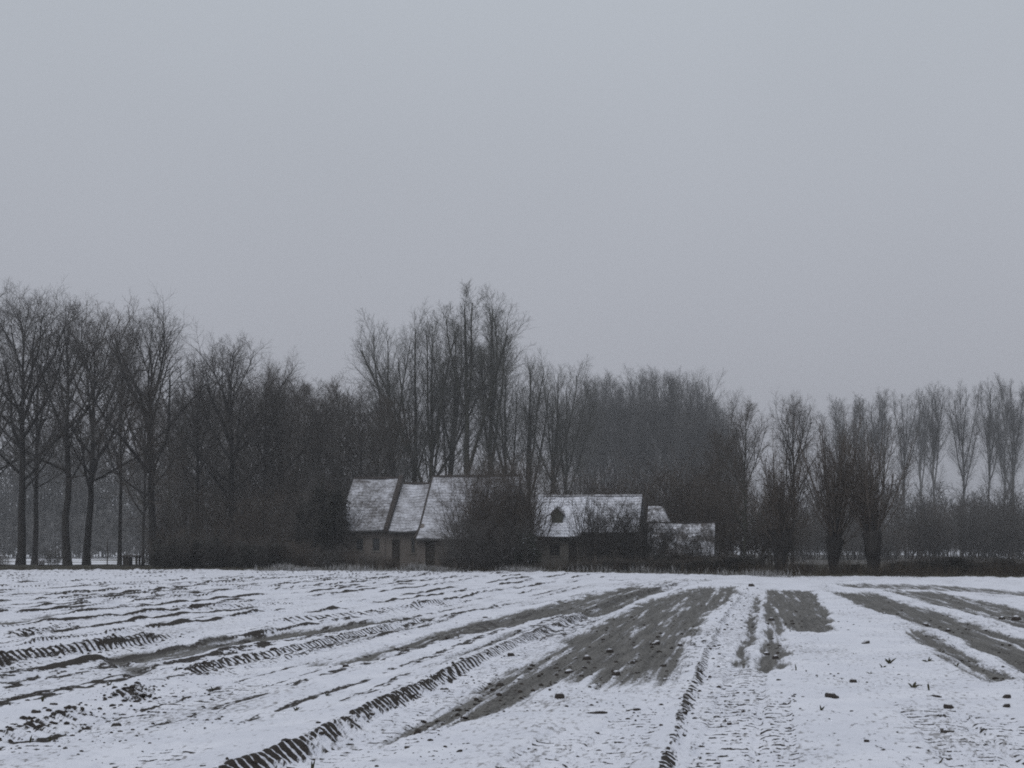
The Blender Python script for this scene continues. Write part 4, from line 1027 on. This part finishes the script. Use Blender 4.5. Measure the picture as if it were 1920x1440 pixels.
def tuft_x(r, n):
    px = np.concatenate([r.normal(c, w, int(n * k) + 1) for c, w, k in ((510, 40, .22), (790, 35, .2), (985, 22, .18), (640, 60, .1), (1370, 30, .12), (1900, 40, .1), (1180, 60, .08))])[:n]
    return (px - 960) / F * 86.0
MAT['frosted'] = two_tone('frosted_grass', (0.16, 0.155, 0.14), (0.42, 0.42, 0.43), 3.0)
blades('frosted_tufts', 5200, 4, tuft_x, lambda r, x: EY(x) - 0.3 + np.abs(r.randn(len(x))) * 0.8, 0.15, 0.55, 0.014, MAT['frosted'], 'pale frosted grass tufts along the far edge of the field', 'grass')

# ------------------------------------------------------------------ small things by the left trees
def wooden_stand():
    D = 112.0; r = empty('wooden_stand', (gx(247, D), D, 0), -TH)
    tag(r, 'small dark wooden stand with flat top beside the slim trunk', 'stand')
    s = D / F
    w = 17 * s
    MB().box(-w, w, -0.4, 0.4, 0.88, 1.0).build('top', MAT['wood_dark'], r)
    for x0, x1 in ((-w + 0.12, -w + 0.26), (w - 0.26, w - 0.12)):
        for y0 in (-0.34, 0.22): MB().box(x0, x1, y0, y0 + 0.12, -0.05, 0.879).build('leg', MAT['wood_dark'], r)
    MB().box(-w + 0.27, -0.1 * w, -0.3, 0.3, 0.1, 0.85).build('side_panel', MAT['wood_dark'], r)
wooden_stand()
D = 110.0
v, q = tubes(np.array([[[0, 0, -0.1], [0.01, 0, 1.2], [0.0, 0, 2.3]]], float), np.array([[0.045, 0.042, 0.038]]), 8)
p = link('fence_post', mesh_arrays('fence_post', v, q), MAT['wood_dark']); p.location = (gx(201, D), D, 0)
tag(p, 'thin upright post standing alone between two left trunks', 'post')

# ------------------------------------------------------------------ clods, beets and plant remains on the field
def clod_mesh(seed, sx, sy, sz, rough=0.28):
    import bmesh
    bm = bmesh.new(); bmesh.ops.create_icosphere(bm, subdivisions=3, radius=1.0)
    rng = np.random.RandomState(seed); dirs = nrm(rng.randn(14, 3)); amp = rng.uniform(-rough, rough, 14)
    for v in bm.verts:
        d = np.array(v.co); k = 1.0 + float((amp * np.maximum(0, dirs @ d) ** 3).sum())
        v.co = Vector((d[0] * k * sx, d[1] * k * sy, max(d[2] * k * sz, -0.45 * sz)))
    me = bpy.data.meshes.new('clod'); bm.to_mesh(me); bm.free()
    me.polygons.foreach_set('use_smooth', np.full(len(me.polygons), True)); me.materials.append(MAT['clod']); return me
CL = [clod_mesh(1, 1, 0.9, 0.85), clod_mesh(2, 1.1, 0.9, 0.7, 0.4), clod_mesh(3, 1.2, 0.8, 0.6, 0.35), clod_mesh(4, 0.9, 0.9, 0.95, 0.4)]
ST_ = clod_mesh(5, 1.0, 0.30, 0.28, 0.3)
rnd = random.Random(12)
def clod(px, py, wpx, label, group=None, me=None, name='earth_clod', cat='clod', flat=1.0, rz=None):
    x, y = ground_pt(px, py); s = wpx / 2 / F * y
    o = link(name, me or CL[rnd.randrange(4)]); o.location = (x, y, hz_at(x, y) + s * 0.12 * flat)
    o.scale = (s, s, s * flat); o.rotation_euler = (0, 0, rnd.uniform(0, 6.28) if rz is None else rz)
    tag(o, label, cat, group); return o
gc = 'larger clods lying on the field'
for a in [
    (1050,1306,19,'dark rounded clod alone on the snow below the big mud patch'), (1067,1254,19,'dark clod at the front edge of the big mud patch'),
    (1100,1230,18,'snow-capped clod, largest in the middle of the big mud patch'), (1144,1217,14,'flat snow-topped clod above the largest one in the big mud patch'),
    (1153,1258,16,'clod near the front of the big mud patch, right of centre'), (1228,1203,17,'snow-capped clod at the right of the big mud patch'),
    (1278,1206,12,'small clod at the right edge of the big mud patch'), (1247,1269,11,'small dark clod on the front right rim of the big mud patch'),
    (1562,1308,27,'largest dark clod on the clean snow at the right'), (1781,1324,22,'dark triangular clod near the lower right wheel prints'),
    (1437,1222,17,'left one of two clods in the narrow mud strip'), (1454,1229,14,'right one of two clods in the narrow mud strip'),
    (1446,1161,12,'snow-capped clod halfway up the narrow mud strip'), (1439,1167,10,'small clod touching the snow-capped one in the narrow strip'),
    (1410,1099,11,'small dark clod at the far end of the wheel track'), (1600,1277,15,'small dark clod up the slope from the largest one'),
    (1622,1206,15,'clod with a pale side right of the square mud patch'), (1739,1170,14,'snow-capped clod in the right-hand mud band, left one'),
    (1778,1178,12,'snow-capped clod in the right-hand mud band, right one'), (1906,1159,20,'wide clod near the right picture edge in the far mud band'),
    (1877,1157,12,'small clod left of the wide one near the right edge'), (1886,1307,14,'flat clod near the right edge above the wheel prints'),
    (1885,1324,13,'small clod near the right edge beside the wheel prints'), (218,1350,20,'reddish-brown clod on the left snow'),
    (68,1338,22,'dark clod in the left tyre ridge near the picture edge'), (1445,1337,18,'clod in the right lug print near the bottom'),
    (1366,1343,10,'small clod left of the one in the right lug print'), (1388,1341,9,'smallest clod beside the right lug print'),
    (1460,1273,9,'tiny clod just below the narrow mud strip'), (1660,1150,9,'tiny clod in the far right mud band'),
    (745,1213,10,'small clod at the lower edge of the second mud band'), (648,1250,13,'clod alone on the snow beside the second mud band'),
    (960,1224,13,'clod beside the long comb-edged rut'), (440,1226,12,'clod above the left comb-edged rut'),
    (1120,1366,10,'small dark clod on the snow left of the middle rut'), (1625,1388,12,'small flat clod on the clean lower right snow'),
    (910,1158,9,'small clod at the top of the snow bed left of the long rut'), (100,1321,14,'clod right of the green leafy stub')]:
    clod(*a, group=gc)
clod(1118, 1334, 36, 'dark beet root lying across the snow, left one of two', 'beet roots on the snow', ST_, 'beet_root', 'root', 0.75, 0.05)
clod(1187, 1329, 30, 'dark beet root lying on the snow, right one of two', 'beet roots on the snow', ST_, 'beet_root', 'root', 0.8, 0.5)
clod(1755, 1306, 20, 'dark root stump among the plant remains at the right', 'beet roots on the snow', ST_, 'beet_root', 'root', 1.0, 2.4)

# small clods nobody could count
def crumbs():
    import bmesh
    rng = np.random.RandomState(15)
    bm = bmesh.new(); bmesh.ops.create_icosphere(bm, subdivisions=1, radius=1.0)
    bv = np.array([v.co[:] for v in bm.verts]); bf = np.array([[v.index for v in f.verts] for f in bm.faces]); bm.free()
    pts = []
    cy_ = 1 / rng.uniform(1 / 8.5, 1 / 55.0, 9000); cx_ = cy_ * rng.uniform(-0.46, 0.46, 9000)
    cu = cx_ * CT - cy_ * ST; cv = cx_ * ST + cy_ * CT
    keep = sstep(0.42, 0.75, fbm(cu / 0.9, cv / 3.0, 19, 3)) > rng.rand(9000)
    for x, y in zip(cx_[keep], cy_[keep]): pts.append((x, y, 0.005 + 0.014 * rng.rand() ** 3))
    for tr, *_ in COMBS:
        tv, tu = track_uv(tr)
        for _ in range(220 if len(tr) > 5 else 110):
            v = rng.uniform(tv[0], tv[-1]); u = np.interp(v, tv, tu) + rng.randn() * 0.16 + 0.12
            pts.append((u * CT + v * ST, -u * ST + v * CT, 0.006 + 0.026 * rng.rand() ** 2))
    my = 1 / rng.uniform(1 / 12.0, 1 / 55.0, 12000); mx_ = my * rng.uniform(-0.2, 0.42, 12000)
    _, _, mm, *_ = field_height_and_masks(mx_.copy(), my.copy())
    sel = np.where(mm > 0.5)[0][:900]
    for q in sel: pts.append((mx_[q], my[q], 0.008 + 0.028 * rng.rand() ** 3))
    pts = np.array(pts); h, *_ = field_height_and_masks(pts[:, 0].copy(), pts[:, 1].copy())
    ok = (pts[:, 1] < np.interp(pts[:, 0], edge_x, edge_y)) & (pts[:, 1] > 6); pts = pts[ok]; h = h[ok]; n = len(pts)
    jit = 1 + 0.35 * (rng.rand(n, len(bv), 1) - 0.5)
    sc_ = pts[:, 2][:, None, None] * np.stack([rng.uniform(0.8, 1.7, n), rng.uniform(0.7, 1.2, n), rng.uniform(0.5, 0.9, n)], 1)[:, None, :]
    V = bv[None] * jit * sc_ + np.stack([pts[:, 0], pts[:, 1], h + pts[:, 2] * 0.2], 1)[:, None, :]
    Q = (bf[None] + (np.arange(n) * len(bv))[:, None, None]).reshape(-1, 3)
    o = link('earth_crumbs', mesh_arrays('earth_crumbs', V.reshape(-1, 3), Q), MAT['earth']); tag(o, 'small dark crumbs of earth scattered over the snow', 'earth', None, 'stuff')
crumbs()

def sprig(px, py, hpx, label, n=4, spread=0.7, seed=0, group='withered plants sticking out of the snow'):
    x, y = ground_pt(px, py); H = hpx / F * y; rng = np.random.RandomState(seed + px)
    o = empty('withered_plant', (x, y, hz_at(x, y) - 0.01)); tag(o, label, 'plant', group)
    for i in range(n):
        a = rng.rand() * 6.28; L = H * rng.uniform(0.6, 1.05); lean = spread * rng.uniform(0.2, 1.0)
        d = np.array([math.cos(a) * lean, math.sin(a) * lean, 1.0]); d /= np.linalg.norm(d)
        pts = [np.zeros(3)]
        for j in range(4): pts.append(pts[-1] + d * L / 4); d = nrm(d + np.array([math.cos(a), math.sin(a), -0.6]) * 0.22 * lean)
        w = np.array([0.35, 0.9, 1.0, 0.7, 0.12]) * max(0.006, H * 0.085)
        v, q = tubes(np.array([pts]), w[None], 5)
        link('leaf', mesh_arrays('leaf', v, q), MAT['leafy'], o)
for i, a in enumerate([
    (585, 1424, 26, 'single upright withered leaf right of the long comb-edged rut', 2, 0.25), (1493, 1255, 16, 'thin upright stalk right of the narrow mud strip', 1, 0.15),
    (1540, 1331, 20, 'withered plant with one raised stalk below the largest right clod', 3, 0.8), (1742, 1294, 18, 'withered plant with two raised leaves left of the right-hand mud tongue', 3, 0.5),
    (1668, 1243, 20, 'spiky withered plant on the snow above the right clods', 6, 0.9), (1712, 1288, 22, 'bushy withered plant, biggest of the right-hand remains', 7, 1.1),
    (1655, 1250, 14, 'low flattened withered plant left of the spiky one', 4, 1.6), (1740, 1240, 16, 'flattened withered plant at the tip of the right mud tongue', 5, 1.6),
    (1793, 1247, 14, 'small withered plant lying on the right mud tongue', 4, 1.0), (1632, 1262, 10, 'tiny withered plant under the flattened one', 3, 1.2),
    (555, 1328, 16, 'withered tuft on the clean snow strip at the left', 5, 1.0), (612, 1304, 13, 'flat withered tuft further up the clean snow strip', 4, 1.6),
    (80, 1312, 16, 'green leafy stub standing on the left snow', 4, 0.3), (92, 1376, 20, 'upright withered stalk near the lower left corner', 2, 0.3),
    (56, 1384, 20, 'pale green leaf standing near the lower left corner', 3, 0.3), (25, 1264, 14, 'small withered plant under the left comb-edged rut', 3, 0.6),
    (398, 1290, 14, 'withered plant with two leaves left of the snow strip', 3, 0.8), (330, 1262, 12, 'withered tuft where the second comb-edged rut begins', 5, 1.0),
    (1760, 1430, 22, 'thin leaning stalk near the lower right corner', 1, 0.5), (1490, 1418, 10, 'tiny upright stalk near the bottom edge', 1, 0.2),
    (820, 1305, 9, 'flat withered leaf left of the long comb-edged rut', 3, 1.8), (205, 1290, 14, 'withered plant on the tallest earth lump at the left', 5, 0.9)]):
    sprig(*a, seed=i)

# ------------------------------------------------------------------ winter haze
hb = MB().box(-1520, 1520, -420, 1820, -1.4, 48.0).build('haze', None)
hm = bpy.data.materials.new('haze'); hm.use_nodes = True
ht = hm.node_tree
for n in list(ht.nodes): ht.nodes.remove(n)
ho = ht.nodes.new('ShaderNodeOutputMaterial'); hv = ht.nodes.new('ShaderNodeVolumePrincipled')
hv.inputs['Color'].default_value = (0.90, 0.92, 0.96, 1); hv.inputs['Density'].default_value = 0.00078
ht.links.new(hv.outputs[0], ho.inputs['Volume'])
hb.data.materials.append(hm)
tag(hb, 'thin pale winter haze over the field and trees', 'haze', None, 'stuff')

# low dark bushes at the foot of the left trunks
for i, (px, D, top, lab, w) in enumerate([(2, 113, 1036, 'low dark bush at the foot of the trees by the left picture edge', 1.6), (98, 114, 1024, 'low dark bush between the second and third left trunk', 1.0), (76, 116, 1044, 'smallest low bush at the foot of the left oaks', 1.3)]):
    T(SHRUB[i % 2], 'low_bush', px, D, top, i * 2.0, lab, 'bush', 'low bushes at the foot of the left trees', w)
